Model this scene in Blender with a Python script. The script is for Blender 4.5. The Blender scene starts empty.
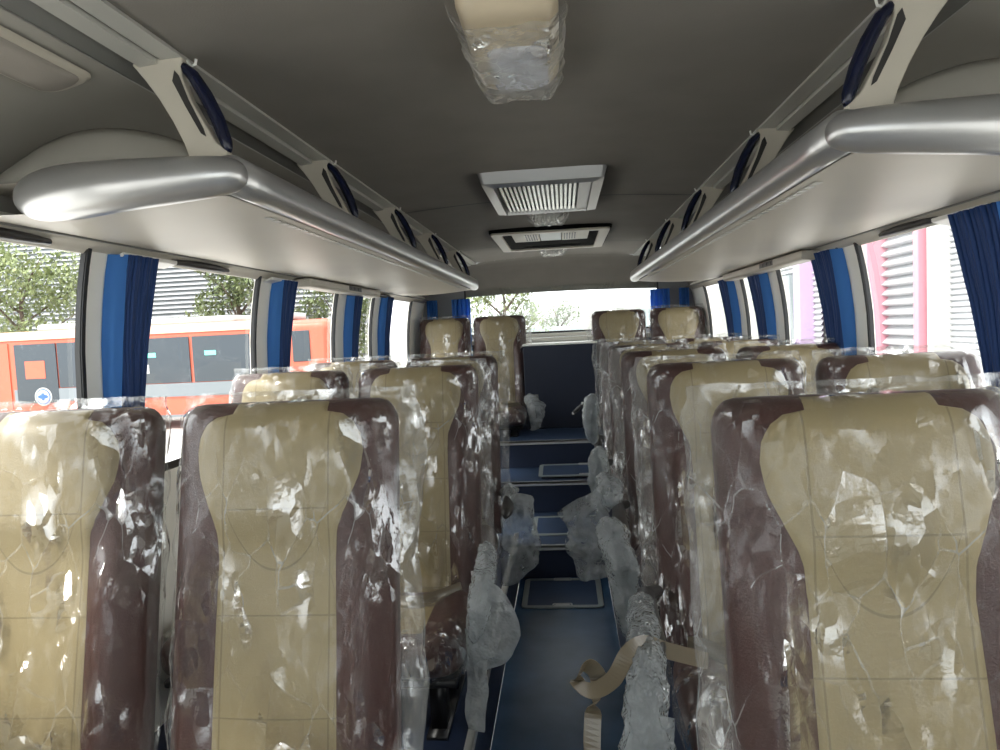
import bpy, bmesh, math, random
from math import sin, cos, pi, sqrt, radians, exp
from mathutils import Vector, noise, Matrix

SC = bpy.context.scene
COL = SC.collection
random.seed(7)

# ------------------------------------------------------------------ camera, sky, exposure
TH, PH, RO = .0933, .0665, .0479
cam_d = bpy.data.cameras.new('camera'); cam = bpy.data.objects.new('camera', cam_d); COL.objects.link(cam)
cam_d.sensor_width = 36; cam_d.lens = 25.2; cam_d.clip_start = .02; cam_d.clip_end = 500
_f = Vector((-sin(TH)*cos(PH), cos(TH)*cos(PH), -sin(PH)))
_r = Vector((cos(TH), sin(TH), 0)); _u = Vector((-sin(TH)*sin(PH), cos(TH)*sin(PH), cos(PH)))
_r2 = _r*cos(RO) - _u*sin(RO); _u2 = _r*sin(RO) + _u*cos(RO)
cam.matrix_world = Matrix(((_r2.x, _u2.x, -_f.x, .0565), (_r2.y, _u2.y, -_f.y, 0), (_r2.z, _u2.z, -_f.z, 1.397), (0, 0, 0, 1)))
SC.camera = cam
SC.view_settings.view_transform = 'Standard'; SC.view_settings.look = 'None'
SC.view_settings.gamma = 1; SC.view_settings.use_curve_mapping = False
SC.view_settings.exposure = 1.8
W = bpy.data.worlds.new('sky'); SC.world = W; W.use_nodes = True
nt = W.node_tree; nt.nodes.clear()
_o = nt.nodes.new('ShaderNodeOutputWorld'); _b = nt.nodes.new('ShaderNodeBackground')
_tc = nt.nodes.new('ShaderNodeTexCoord'); _s = nt.nodes.new('ShaderNodeSeparateXYZ'); _cr = nt.nodes.new('ShaderNodeValToRGB')
nt.links.new(_tc.outputs['Generated'], _s.inputs[0]); nt.links.new(_s.outputs['Z'], _cr.inputs[0])
_cr.color_ramp.elements[0].position = 0; _cr.color_ramp.elements[0].color = (.80, .84, .88, 1)
_cr.color_ramp.elements[1].position = .6; _cr.color_ramp.elements[1].color = (1, 1, 1, 1)
nt.links.new(_cr.outputs[0], _b.inputs[0]); _b.inputs[1].default_value = 1.35
nt.links.new(_b.outputs[0], _o.inputs[0])
sun_d = bpy.data.lights.new('sun', 'SUN'); sun_d.energy = 1.6; sun_d.angle = radians(12); sun_d.color = (1, .96, .88)
sun = bpy.data.objects.new('sun', sun_d); COL.objects.link(sun); sun.location = (-4, -3, 9)
sun.rotation_euler = Vector((.52, .42, -.75)).to_track_quat('-Z', 'Y').to_euler()
SC.cycles.transparent_max_bounces = 48; SC.cycles.max_bounces = 10; SC.cycles.diffuse_bounces = 6
SC.cycles.sample_clamp_indirect = 6

# ------------------------------------------------------------------ materials
def _nodes(name):
    m = bpy.data.materials.new(name); m.use_nodes = True
    t = m.node_tree; t.nodes.clear(); return m, t
def N(t, kind, **kw):
    n = t.nodes.new(kind)
    for k, v in kw.items():
        if k.startswith('i_'):
            k = k[2:]; k = int(k) if k.isdigit() else k.replace('_', ' ')
            n.inputs[k].default_value = v
        else: setattr(n, k, v)
    return n
def mth(t, op, a, b=None, c=None, clamp=False):
    n = t.nodes.new('ShaderNodeMath'); n.operation = op; n.use_clamp = clamp
    for i, v in enumerate((a, b, c)):
        if v is None: continue
        if isinstance(v, (int, float)): n.inputs[i].default_value = v
        else: t.links.new(v, n.inputs[i])
    return n.outputs[0]
def schlick(t, normal=None, f0=.04, k=1.):
    ge = N(t, 'ShaderNodeNewGeometry'); d = N(t, 'ShaderNodeVectorMath', operation='DOT_PRODUCT')
    t.links.new(normal or ge.outputs['Normal'], d.inputs[0]); t.links.new(ge.outputs['Incoming'], d.inputs[1])
    x = mth(t, 'SUBTRACT', 1, mth(t, 'ABSOLUTE', d.outputs['Value']), clamp=True)
    return mth(t, 'MULTIPLY', mth(t, 'ADD', f0, mth(t, 'MULTIPLY', mth(t, 'POWER', x, 5), 1-f0)), k, clamp=True)
def mat(name, col, rough=.5, metal=0, bump=0, bscale=80, var=0, vscale=6, spec=.5, coord='Object', emit=None, estr=0):
    m, t = _nodes(name)
    o = N(t, 'ShaderNodeOutputMaterial'); p = N(t, 'ShaderNodeBsdfPrincipled')
    p.inputs['Roughness'].default_value = rough; p.inputs['Metallic'].default_value = metal
    p.inputs['Specular IOR Level'].default_value = spec
    p.inputs['Base Color'].default_value = (*col, 1)
    tc = N(t, 'ShaderNodeTexCoord')
    if var:
        nz = N(t, 'ShaderNodeTexNoise', i_Scale=vscale, i_Detail=4.); t.links.new(tc.outputs[coord], nz.inputs['Vector'])
        r = N(t, 'ShaderNodeValToRGB'); r.color_ramp.elements[0].position = .3; r.color_ramp.elements[1].position = .7
        r.color_ramp.elements[0].color = (*[c*(1-var) for c in col], 1); r.color_ramp.elements[1].color = (*[min(1, c*(1+var)) for c in col], 1)
        t.links.new(nz.outputs['Fac'], r.inputs[0]); t.links.new(r.outputs[0], p.inputs['Base Color'])
    if bump:
        nz = N(t, 'ShaderNodeTexNoise', i_Scale=float(bscale), i_Detail=3.); t.links.new(tc.outputs[coord], nz.inputs['Vector'])
        b = N(t, 'ShaderNodeBump', i_Strength=bump, i_Distance=.004); t.links.new(nz.outputs['Fac'], b.inputs['Height']); t.links.new(b.outputs[0], p.inputs['Normal'])
    if emit:
        p.inputs['Emission Color'].default_value = (*emit, 1); p.inputs['Emission Strength'].default_value = estr
    t.links.new(p.outputs[0], o.inputs[0]); return m

M = {}
M['headliner'] = mat('headliner', (.215, .198, .176), .85, bump=.15, bscale=300, var=.05)
M['cove'] = mat('cove_panel', (.33, .316, .28), .6, var=.03)
M['cream'] = mat('cream_plastic', (.56, .52, .44), .45, var=.03)
M['pillar'] = mat('pillar_trim', (.88, .86, .79), .5, var=.02)
M['rackunder'] = mat('rack_underside', (.50, .465, .40), .42, var=.02)
M['silver'] = mat('silver_paint', (.50, .50, .50), .30, metal=.7)
M['rail'] = mat('rail_grey', (.45, .445, .41), .35)
M['raildark'] = mat('rail_groove', (.16, .16, .15), .5)
M['black'] = mat('black_rubber', (.012, .012, .013), .5)
M['darkplastic'] = mat('dark_plastic', (.03, .028, .027), .4)
M['navygrip'] = mat('navy_grip', (.006, .009, .03), .25)
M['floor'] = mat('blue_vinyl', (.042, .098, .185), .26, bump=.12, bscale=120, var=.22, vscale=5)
M['partition'] = mat('partition_navy', (.0045, .009, .024), .55, var=.12, vscale=4)
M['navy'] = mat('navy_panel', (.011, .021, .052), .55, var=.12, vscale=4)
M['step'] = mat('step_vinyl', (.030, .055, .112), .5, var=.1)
M['alu'] = mat('aluminium', (.62, .63, .62), .35, metal=.6)
M['hatchframe'] = mat('hatch_frame_grey', (.34, .38, .38), .4, metal=.4)
M['brown'] = mat('brown_leatherette', (.052, .019, .0155), .42, bump=.25, bscale=260, var=.06)
M['curtain'] = mat('shaded_blue_curtain', (.008, .040, .155), .7, bump=.15, bscale=200)  # pleats: same cloth as the bright fold, shade put into the colour
def lit_cloth():
    m, t = _nodes('lit_blue_curtain'); o = N(t, 'ShaderNodeOutputMaterial')
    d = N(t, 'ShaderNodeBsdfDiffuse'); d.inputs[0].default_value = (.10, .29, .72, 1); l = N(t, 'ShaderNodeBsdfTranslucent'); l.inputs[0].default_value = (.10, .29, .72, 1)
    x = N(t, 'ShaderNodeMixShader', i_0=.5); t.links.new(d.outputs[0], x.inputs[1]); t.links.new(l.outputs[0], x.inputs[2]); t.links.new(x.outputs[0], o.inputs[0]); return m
M['curtainlit'] = lit_cloth()  # same curtain cloth, brightened in colour as if window light falls on it
M['belt'] = mat('belt_webbing', (.15, .122, .08), .28, bump=.15, bscale=500, spec=.8)
M['lampbody'] = mat('lamp_cream', (.60, .51, .37), .35)
M['lens'] = mat('lamp_lens', (.62, .64, .72), .15)
M['chrome'] = mat('chrome', (.75, .75, .74), .12, metal=1)
M['matte'] = mat('matte_black', (.008, .008, .008), .9, spec=.05)
M['grille'] = mat('grille_dark', (.03, .03, .03), .4)
M['whiteplastic'] = mat('white_plastic', (.78, .77, .74), .35)
M['metaldark'] = mat('black_steel', (.012, .012, .014), .35, metal=.4)
M['fabricgrey'] = mat('speaker_cloth', (.36, .33, .29), .8, bump=.5, bscale=500)
M['reartrim'] = mat('rear_grey_trim', (.18, .185, .19), .5)
M['red'] = mat('orange_red_paint', (.50, .10, .055), .35)
M['busroof'] = mat('bus_roof_peach', (.42, .25, .16), .5)
M['buswhite'] = mat('bus_white', (.42, .42, .41), .5)
M['busgrey'] = mat('bus_grey_panel', (.15, .17, .185), .5)
M['busglass'] = mat('bus_window_glass', (.035, .045, .055), .12)
M['ground'] = mat('concrete_ground', (.55, .54, .52), .9, var=.08, vscale=.6)
M['pink'] = mat('pink_column', (.50, .22, .27), .5)
M['lilac'] = mat('lilac_column', (.40, .30, .45), .5)
M['louvre'] = mat('white_louvre', (.40, .41, .425), .45)
M['siding'] = mat('pale_siding', (.36, .365, .35), .6)
M['leaf'] = mat('foliage', (.13, .165, .07), .6, var=.45, vscale=1.5)
M['leaf2'] = mat('foliage_light', (.21, .25, .11), .6, var=.3, vscale=1.2)
M['bark'] = mat('bark', (.12, .09, .07), .9)
M['farwall'] = mat('far_wall', (.42, .42, .41), .8, var=.05, vscale=.5)
M['fargrey'] = mat('far_grey', (.28, .32, .33), .7)
M['green_led'] = mat('green_led_sign', (.05, .5, .35), .4, emit=(.2, .95, .7), estr=.8)
M['blue_mark'] = mat('blue_mark', (.03, .10, .45), .4)
M['amber'] = mat('steel_grille_bars', (.60, .60, .56), .22, metal=.9)

def beige_mat():
    m, t = _nodes('beige_leatherette')
    o = N(t, 'ShaderNodeOutputMaterial'); p = N(t, 'ShaderNodeBsdfPrincipled'); p.inputs['Roughness'].default_value = .42
    uv = N(t, 'ShaderNodeUVMap'); s = N(t, 'ShaderNodeSeparateXYZ'); t.links.new(uv.outputs[0], s.inputs[0])
    x, y = s.outputs[0], s.outputs[1]
    ax = mth(t, 'ABSOLUTE', x)
    def line(d, w=.0016): return mth(t, 'LESS_THAN', mth(t, 'ABSOLUTE', d), w)
    l1 = line(mth(t, 'SUBTRACT', ax, .1))
    inn = mth(t, 'LESS_THAN', ax, .1)
    l2 = mth(t, 'MULTIPLY', inn, line(mth(t, 'SUBTRACT', y, .205)))
    l3 = line(mth(t, 'SUBTRACT', y, .395), .0014)
    arc = mth(t, 'SUBTRACT', mth(t, 'ADD', y, mth(t, 'ADD', mth(t, 'MULTIPLY', mth(t, 'MULTIPLY', x, x), 9), mth(t, 'MULTIPLY', mth(t, 'POWER', ax, 4), 400))), .315)
    l4 = mth(t, 'MULTIPLY', inn, line(arc, .0022))
    l5 = line(mth(t, 'SUBTRACT', y, .57), .0014)
    L = mth(t, 'MAXIMUM', mth(t, 'MAXIMUM', l1, l2), mth(t, 'MAXIMUM', mth(t, 'MAXIMUM', l3, l5), l4))
    tc = N(t, 'ShaderNodeTexCoord'); nz = N(t, 'ShaderNodeTexNoise', i_Scale=260., i_Detail=3.); t.links.new(tc.outputs['Object'], nz.inputs['Vector'])
    mx = N(t, 'ShaderNodeMix', data_type='RGBA'); mx.inputs[6].default_value = (.275, .218, .118, 1); mx.inputs[7].default_value = (.20, .158, .085, 1)
    t.links.new(L, mx.inputs[0]); t.links.new(mx.outputs[2], p.inputs['Base Color'])
    h = mth(t, 'SUBTRACT', mth(t, 'MULTIPLY', nz.outputs['Fac'], .25), L)
    b = N(t, 'ShaderNodeBump', i_Strength=.4, i_Distance=.003); t.links.new(h, b.inputs['Height']); t.links.new(b.outputs[0], p.inputs['Normal'])
    t.links.new(p.outputs[0], o.inputs[0]); return m
M['beige'] = beige_mat()

def film_mat(name='clear_plastic_film', haze=.018, tilt=2.4, cell=(19, 19, 7), gloss=1.0, tint=(.97, .97, .96), flap=.10):
    """creased clear film: transparent with facetted glossy glints and milky creases"""
    m, t = _nodes(name)
    o = N(t, 'ShaderNodeOutputMaterial'); tc = N(t, 'ShaderNodeTexCoord')
    mp = N(t, 'ShaderNodeMapping'); mp.inputs['Scale'].default_value = cell; mp.inputs['Rotation'].default_value = (.2, .5, .3)
    nz = N(t, 'ShaderNodeTexNoise', i_Scale=5., i_Detail=3.); t.links.new(tc.outputs['Object'], nz.inputs['Vector'])
    va = N(t, 'ShaderNodeVectorMath', operation='MULTIPLY_ADD'); va.inputs[1].default_value = (.06, .06, .06)
    t.links.new(nz.outputs['Color'], va.inputs[0]); t.links.new(tc.outputs['Object'], va.inputs[2]); t.links.new(va.outputs[0], mp.inputs[0])
    vo = N(t, 'ShaderNodeTexVoronoi', i_Scale=1.); t.links.new(mp.outputs[0], vo.inputs['Vector'])
    vo2 = N(t, 'ShaderNodeTexVoronoi', i_Scale=3.1); t.links.new(mp.outputs[0], vo2.inputs['Vector'])
    ve = N(t, 'ShaderNodeTexVoronoi', i_Scale=1., feature='DISTANCE_TO_EDGE'); t.links.new(mp.outputs[0], ve.inputs['Vector'])
    ve2 = N(t, 'ShaderNodeTexVoronoi', i_Scale=3.1, feature='DISTANCE_TO_EDGE'); t.links.new(mp.outputs[0], ve2.inputs['Vector'])
    def cen(c, k):
        a = N(t, 'ShaderNodeVectorMath', operation='SUBTRACT'); a.inputs[1].default_value = (.5, .5, .5); t.links.new(c, a.inputs[0])
        a2 = N(t, 'ShaderNodeVectorMath', operation='MULTIPLY'); t.links.new(a.outputs[0], a2.inputs[0]); t.links.new(a.outputs[0], a2.inputs[1]); a3 = N(t, 'ShaderNodeVectorMath', operation='MULTIPLY'); t.links.new(a.outputs[0], a3.inputs[0]); t.links.new(a2.outputs[0], a3.inputs[1])
        b = N(t, 'ShaderNodeVectorMath', operation='SCALE'); b.inputs['Scale'].default_value = k*3; t.links.new(a3.outputs[0], b.inputs[0]); return b.outputs[0]
    ge = N(t, 'ShaderNodeNewGeometry')
    s1 = N(t, 'ShaderNodeVectorMath', operation='ADD'); t.links.new(cen(vo.outputs['Color'], tilt), s1.inputs[0]); t.links.new(cen(vo2.outputs['Color'], tilt*.5), s1.inputs[1])
    s2 = N(t, 'ShaderNodeVectorMath', operation='ADD'); t.links.new(s1.outputs[0], s2.inputs[0]); t.links.new(ge.outputs['Normal'], s2.inputs[1])
    nn = N(t, 'ShaderNodeVectorMath', operation='NORMALIZE'); t.links.new(s2.outputs[0], nn.inputs[0])
    nb = N(t, 'ShaderNodeTexNoise', i_Scale=45., i_Detail=5.); t.links.new(tc.outputs['Object'], nb.inputs['Vector'])
    bp = N(t, 'ShaderNodeBump', i_Strength=.42, i_Distance=.004); t.links.new(nb.outputs['Fac'], bp.inputs['Height']); t.links.new(nn.outputs[0], bp.inputs['Normal'])
    fr = schlick(t, bp.outputs[0], .085, gloss)
    nm_ = N(t, 'ShaderNodeTexNoise', i_Scale=9., i_Detail=2.); mp2 = N(t, 'ShaderNodeMapping'); mp2.inputs['Scale'].default_value = (1.3, 1, .55); mp2.inputs['Rotation'].default_value = (0, .6, 0); mp2.inputs['Location'].default_value = (3, 1, 2)
    t.links.new(tc.outputs['Object'], mp2.inputs[0]); t.links.new(mp2.outputs[0], nm_.inputs['Vector'])
    mk = mth(t, 'MULTIPLY', mth(t, 'SUBTRACT', nm_.outputs['Fac'], .505), 9., clamp=True)
    fr = mth(t, 'MULTIPLY', fr, mth(t, 'ADD', .15, mth(t, 'MULTIPLY', mk, 1.2)), clamp=True)
    gl = N(t, 'ShaderNodeBsdfGlossy', i_Roughness=.05); gl.inputs['Color'].default_value = (1, 1, 1, 1); t.links.new(bp.outputs[0], gl.inputs['Normal'])
    tr = N(t, 'ShaderNodeBsdfTransparent'); tr.inputs['Color'].default_value = (*tint, 1)
    df = N(t, 'ShaderNodeBsdfDiffuse'); df.inputs['Color'].default_value = (.8, .8, .78, 1)
    tl = N(t, 'ShaderNodeBsdfTranslucent'); tl.inputs['Color'].default_value = (.8, .8, .78, 1)
    dt = N(t, 'ShaderNodeMixShader', i_0=.5); t.links.new(df.outputs[0], dt.inputs[1]); t.links.new(tl.outputs[0], dt.inputs[2])
    # milky creases where the facets meet
    cr = mth(t, 'LESS_THAN', ve.outputs['Distance'], .014); cr2 = mth(t, 'LESS_THAN', ve2.outputs['Distance'], .014)
    nl = N(t, 'ShaderNodeTexNoise', i_Scale=7., i_Detail=2.); t.links.new(tc.outputs['Object'], nl.inputs['Vector'])
    patch = mth(t, 'MULTIPLY', mth(t, 'SUBTRACT', nl.outputs['Fac'], .45), 3., clamp=True)
    hz = mth(t, 'ADD', mth(t, 'MULTIPLY', mth(t, 'MULTIPLY', mth(t, 'ADD', mth(t, 'MULTIPLY', cr, .42), mth(t, 'MULTIPLY', cr2, .16)), patch), 1.), haze, clamp=True)
    hz = mth(t, 'ADD', hz, mth(t, 'MULTIPLY', patch, haze*.9), clamp=True)
    sx = N(t, 'ShaderNodeSeparateXYZ'); t.links.new(tc.outputs['Object'], sx.inputs[0])
    edge = mth(t, 'ADD', mth(t, 'GREATER_THAN', mth(t, 'ABSOLUTE', sx.outputs[0]), .2165), mth(t, 'GREATER_THAN', sx.outputs[2], 1.036), clamp=True)
    hz = mth(t, 'ADD', hz, mth(t, 'MULTIPLY', edge, flap), clamp=True)
    a = N(t, 'ShaderNodeMixShader'); t.links.new(hz, a.inputs[0]); t.links.new(tr.outputs[0], a.inputs[1]); t.links.new(dt.outputs[0], a.inputs[2])
    b = N(t, 'ShaderNodeMixShader'); t.links.new(fr, b.inputs[0])
    t.links.new(a.outputs[0], b.inputs[1]); t.links.new(gl.outputs[0], b.inputs[2])
    t.links.new(b.outputs[0], o.inputs[0]); return m
M['film'] = film_mat(gloss=1.35)
M['lampfilm'] = film_mat('lamp_film', haze=.30, cell=(26, 26, 14), gloss=1.3)

def wrap_mat(name, opac, bscale, col=(.72, .76, .78), bs=.5):
    m, t = _nodes(name)
    o = N(t, 'ShaderNodeOutputMaterial'); tc = N(t, 'ShaderNodeTexCoord')
    vo = N(t, 'ShaderNodeTexVoronoi', i_Scale=float(bscale)); t.links.new(tc.outputs['Object'], vo.inputs['Vector'])
    nz = N(t, 'ShaderNodeTexNoise', i_Scale=18., i_Detail=5.); t.links.new(tc.outputs['Object'], nz.inputs['Vector'])
    h = mth(t, 'ADD', mth(t, 'MULTIPLY', vo.outputs['Distance'], -1), mth(t, 'MULTIPLY', nz.outputs['Fac'], 2.5))
    bp = N(t, 'ShaderNodeBump', i_Strength=bs, i_Distance=.006); t.links.new(h, bp.inputs['Height'])
    df = N(t, 'ShaderNodeBsdfDiffuse'); df.inputs['Color'].default_value = (*col, 1); t.links.new(bp.outputs[0], df.inputs['Normal'])
    tl = N(t, 'ShaderNodeBsdfTranslucent'); tl.inputs['Color'].default_value = (*col, 1)
    dt = N(t, 'ShaderNodeMixShader', i_0=.45); t.links.new(df.outputs[0], dt.inputs[1]); t.links.new(tl.outputs[0], dt.inputs[2])
    tr = N(t, 'ShaderNodeBsdfTransparent'); tr.inputs['Color'].default_value = (.95, .97, .98, 1)
    fac = mth(t, 'ADD', opac, mth(t, 'MULTIPLY', mth(t, 'SUBTRACT', nz.outputs['Fac'], .5), .7), clamp=True)
    a = N(t, 'ShaderNodeMixShader'); t.links.new(fac, a.inputs[0]); t.links.new(tr.outputs[0], a.inputs[1]); t.links.new(dt.outputs[0], a.inputs[2])
    gl = N(t, 'ShaderNodeBsdfGlossy', i_Roughness=.18); t.links.new(bp.outputs[0], gl.inputs['Normal'])
    fr = schlick(t, bp.outputs[0], .07)
    b = N(t, 'ShaderNodeMixShader'); t.links.new(fr, b.inputs[0]); t.links.new(a.outputs[0], b.inputs[1]); t.links.new(gl.outputs[0], b.inputs[2])
    t.links.new(b.outputs[0], o.inputs[0]); return m
M['bubble'] = wrap_mat('bubble_wrap', .60, 120, (.50, .53, .54), .8)
M['bubble_thin'] = wrap_mat('bubble_wrap_thin', .46, 110, (.54, .57, .58), .8)

def glass_mat():
    m, t = _nodes('window_glass')
    o = N(t, 'ShaderNodeOutputMaterial'); tr = N(t, 'ShaderNodeBsdfTransparent'); tr.inputs[0].default_value = (.95, .97, .96, 1)
    gl = N(t, 'ShaderNodeBsdfGlossy', i_Roughness=.02); fr = schlick(t, None, .05)
    a = N(t, 'ShaderNodeMixShader'); t.links.new(fr, a.inputs[0]); t.links.new(tr.outputs[0], a.inputs[1]); t.links.new(gl.outputs[0], a.inputs[2])
    t.links.new(a.outputs[0], o.inputs[0]); return m
M['glass'] = glass_mat()

# ------------------------------------------------------------------ mesh helpers
class MB:
    def __init__(s): s.v = []; s.f = []; s.uv = None
    def add(s, v, f):
        n = len(s.v); s.v += [tuple(p) for p in v]; s.f += [tuple(i+n for i in q) for q in f]; return s
    def box(s, x0, x1, y0, y1, z0, z1):
        v = [(x, y, z) for x in (x0, x1) for y in (y0, y1) for z in (z0, z1)]
        return s.add(v, [(0, 1, 3, 2), (4, 6, 7, 5), (0, 4, 5, 1), (2, 3, 7, 6), (0, 2, 6, 4), (1, 5, 7, 3)])
    def grid(s, fn, nu, nv, closeu=False):
        v = [fn(i/nu, j/nv) for j in range(nv+1) for i in range(nu+(0 if closeu else 1))]
        c = nu if closeu else nu+1
        f = [(j*c+i, j*c+(i+1) % c, (j+1)*c+(i+1) % c, (j+1)*c+i) for j in range(nv) for i in range(nu)]
        return s.add(v, f)
    def sweep(s, prof, path, closed=True, caps=True):
        """prof: list of (a, b) ; path: list of (origin, A axis, B axis)"""
        n = len(prof); v = []
        for o, A, B in path:
            o, A, B = Vector(o), Vector(A), Vector(B)
            v += [o + A*a + B*b for a, b in prof]
        f = []
        k = n if closed else n-1
        for j in range(len(path)-1):
            for i in range(k): f.append((j*n+i, j*n+(i+1) % n, (j+1)*n+(i+1) % n, (j+1)*n+i))
        if closed and caps: f += [tuple(range(n))[::-1], tuple(range((len(path)-1)*n, len(path)*n))]
        return s.add(v, f)
    def tube(s, pts, r, n=10, flat=1., up=(0, 0, 1)):
        pts = [Vector(p) for p in pts]; path = []
        for i, p in enumerate(pts):
            d = (pts[min(i+1, len(pts)-1)] - pts[max(i-1, 0)]).normalized()
            A = d.cross(Vector(up)); A = A.normalized() if A.length > 1e-4 else Vector((1, 0, 0)); B = A.cross(d).normalized()
            rr = r[i] if isinstance(r, (list, tuple)) else r
            path.append((p, A*rr, B*rr*flat))
        return s.sweep([(cos(2*pi*k/n), sin(2*pi*k/n)) for k in range(n)], path)
    def prism(s, poly, y0, y1):
        """poly in (x, z), extruded along y"""
        n = len(poly); v = [(x, y0, z) for x, z in poly] + [(x, y1, z) for x, z in poly]
        return s.add(v, [tuple(range(n)), tuple(range(2*n-1, n-1, -1))] + [(i, (i+1) % n + 0, (i+1) % n + n, i+n)[::-1] for i in range(n)])
    def disc(s, c, A, B, h, n=24):
        c, A, B, h = Vector(c), Vector(A), Vector(B), Vector(h)
        return s.sweep([(cos(2*pi*k/n), sin(2*pi*k/n)) for k in range(n)], [(c, A, B), (c+h, A, B)])
    def build(s, name, m, parent=None, smooth=False, bevel=0, seg=2, solid=0, loc=None, sub=0, fixn=True):
        me = bpy.data.meshes.new(name)
        vs = s.v
        if loc: vs = [(a-loc[0], b-loc[1], c-loc[2]) for a, b, c in vs]
        me.from_pydata(vs, [], s.f)
        if s.uv:
            uvl = me.uv_layers.new(name='UVMap')
            for l in me.loops: uvl.data[l.index].uv = s.uv[l.vertex_index]
        if fixn:
            bm = bmesh.new(); bm.from_mesh(me); bmesh.ops.recalc_face_normals(bm, faces=bm.faces); bm.to_mesh(me); bm.free()
        me.materials.append(M[m])
        if smooth: me.polygons.foreach_set('use_smooth', [True]*len(me.polygons))
        o = bpy.data.objects.new(name, me); COL.objects.link(o)
        if loc: o.location = loc
        if parent: o.parent = parent
        if solid: d = o.modifiers.new('solid', 'SOLIDIFY'); d.thickness = solid; d.offset = 0
        if bevel: b = o.modifiers.new('bevel', 'BEVEL'); b.width = bevel; b.segments = seg; b.limit_method = 'ANGLE'; b.angle_limit = radians(35)
        if sub: b = o.modifiers.new('sub', 'SUBSURF'); b.levels = sub; b.render_levels = sub
        if bevel: me.polygons.foreach_set('use_smooth', [True]*len(me.polygons)); wn = o.modifiers.new('wn', 'WEIGHTED_NORMAL')
        return o
def tag(o, label=None, cat=None, group=None, kind=None):
    if label: o['label'] = label
    if cat: o['category'] = cat
    if group: o['group'] = group
    if kind: o['kind'] = kind
    return o
def thing(name, loc, label, cat, group=None):
    o = bpy.data.objects.new(name, None); COL.objects.link(o); o.location = loc; o.empty_display_size = .1
    return tag(o, label, cat, group)
def struct(o): o['kind'] = 'structure'; return o
def copy_tree(o, parent=None):
    c = o.copy(); COL.objects.link(c)
    if parent: c.parent = parent
    for ch in list(o.children): copy_tree(ch, c)
    return c
def sm(a, b, x):
    t = min(1, max(0, (x-a)/(b-a))); return t*t*(3-2*t)
def interp(pts, x):
    if x <= pts[0][0]: return pts[0][1]
    for (a, b), (c, d) in zip(pts, pts[1:]):
        if x <= c: return b+(d-b)*(x-a)/(c-a)
    return pts[-1][1]

# ------------------------------------------------------------------ the bus shell
YF, YR = -1.5, 6.1
WX = [(.0, 1.20), (1.0, 1.203), (1.25, 1.202), (1.4, 1.195), (1.52, 1.18), (1.60, 1.165), (1.66, 1.15), (1.70, 1.14)]
wx = lambda z: interp(WX, z)
COVE = [(1.14, 1.70), (1.125, 1.76), (1.09, 1.82), (1.03, 1.87), (.95, 1.905), (.87, 1.925), (.80, 1.935)]
PIL = [(-1.5, -1.38), (-.42, -.3), (.70, .82), (1.725, 1.84), (2.75, 2.91), (3.74, 3.94), (4.48, 4.68), (5.6, 6.12)]
ZB, ZT = 1.0, 1.665

# aisle floor and raised side floors
m = MB(); m.box(-.243, .243, YF, 3.82, -.03, 0); struct(m.build('floor', 'floor'))
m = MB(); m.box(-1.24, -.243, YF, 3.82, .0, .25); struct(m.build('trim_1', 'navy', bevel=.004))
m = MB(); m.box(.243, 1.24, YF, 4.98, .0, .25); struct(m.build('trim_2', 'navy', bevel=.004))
for i, s_ in enumerate((-1, 1)):
    m = MB(); m.box(min(s_*.240, s_*.262), max(s_*.240, s_*.262), YF, 3.82 if s_ < 0 else 4.9, .2502, .258); m.box(min(s_*.238, s_*.243), max(s_*.238, s_*.243), YF, 3.82, .235, .258)
    struct(m.build('trim_%d' % (3+i), 'alu'))
# steps to the rear platform
m = MB(); m.box(-1.22, .243, 3.82, 6.1, -.03, .18); struct(m.build('floor.001', 'step', bevel=.003))
m = MB(); m.box(-1.22, .243, 4.52, 6.1, .1801, .385); struct(m.build('floor.002', 'step', bevel=.003))
m = MB(); m.box(-1.22, 1.22, 4.98, 6.1, .3851, .58); struct(m.build('floor.003', 'step', bevel=.003))
# darker risers, aluminium nosings
k = 5
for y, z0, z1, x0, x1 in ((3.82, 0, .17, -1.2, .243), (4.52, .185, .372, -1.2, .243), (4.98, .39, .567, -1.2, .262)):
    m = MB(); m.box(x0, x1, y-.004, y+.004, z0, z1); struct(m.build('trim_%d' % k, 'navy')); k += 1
    m = MB(); m.box(x0, x1, y-.012, y+.012, z1+.001, z1+.016); m.box(x0, x1, y-.012, y-.006, z1-.012, z1+.016); struct(m.build('trim_%d' % k, 'alu', bevel=.002)); k += 1

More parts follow.
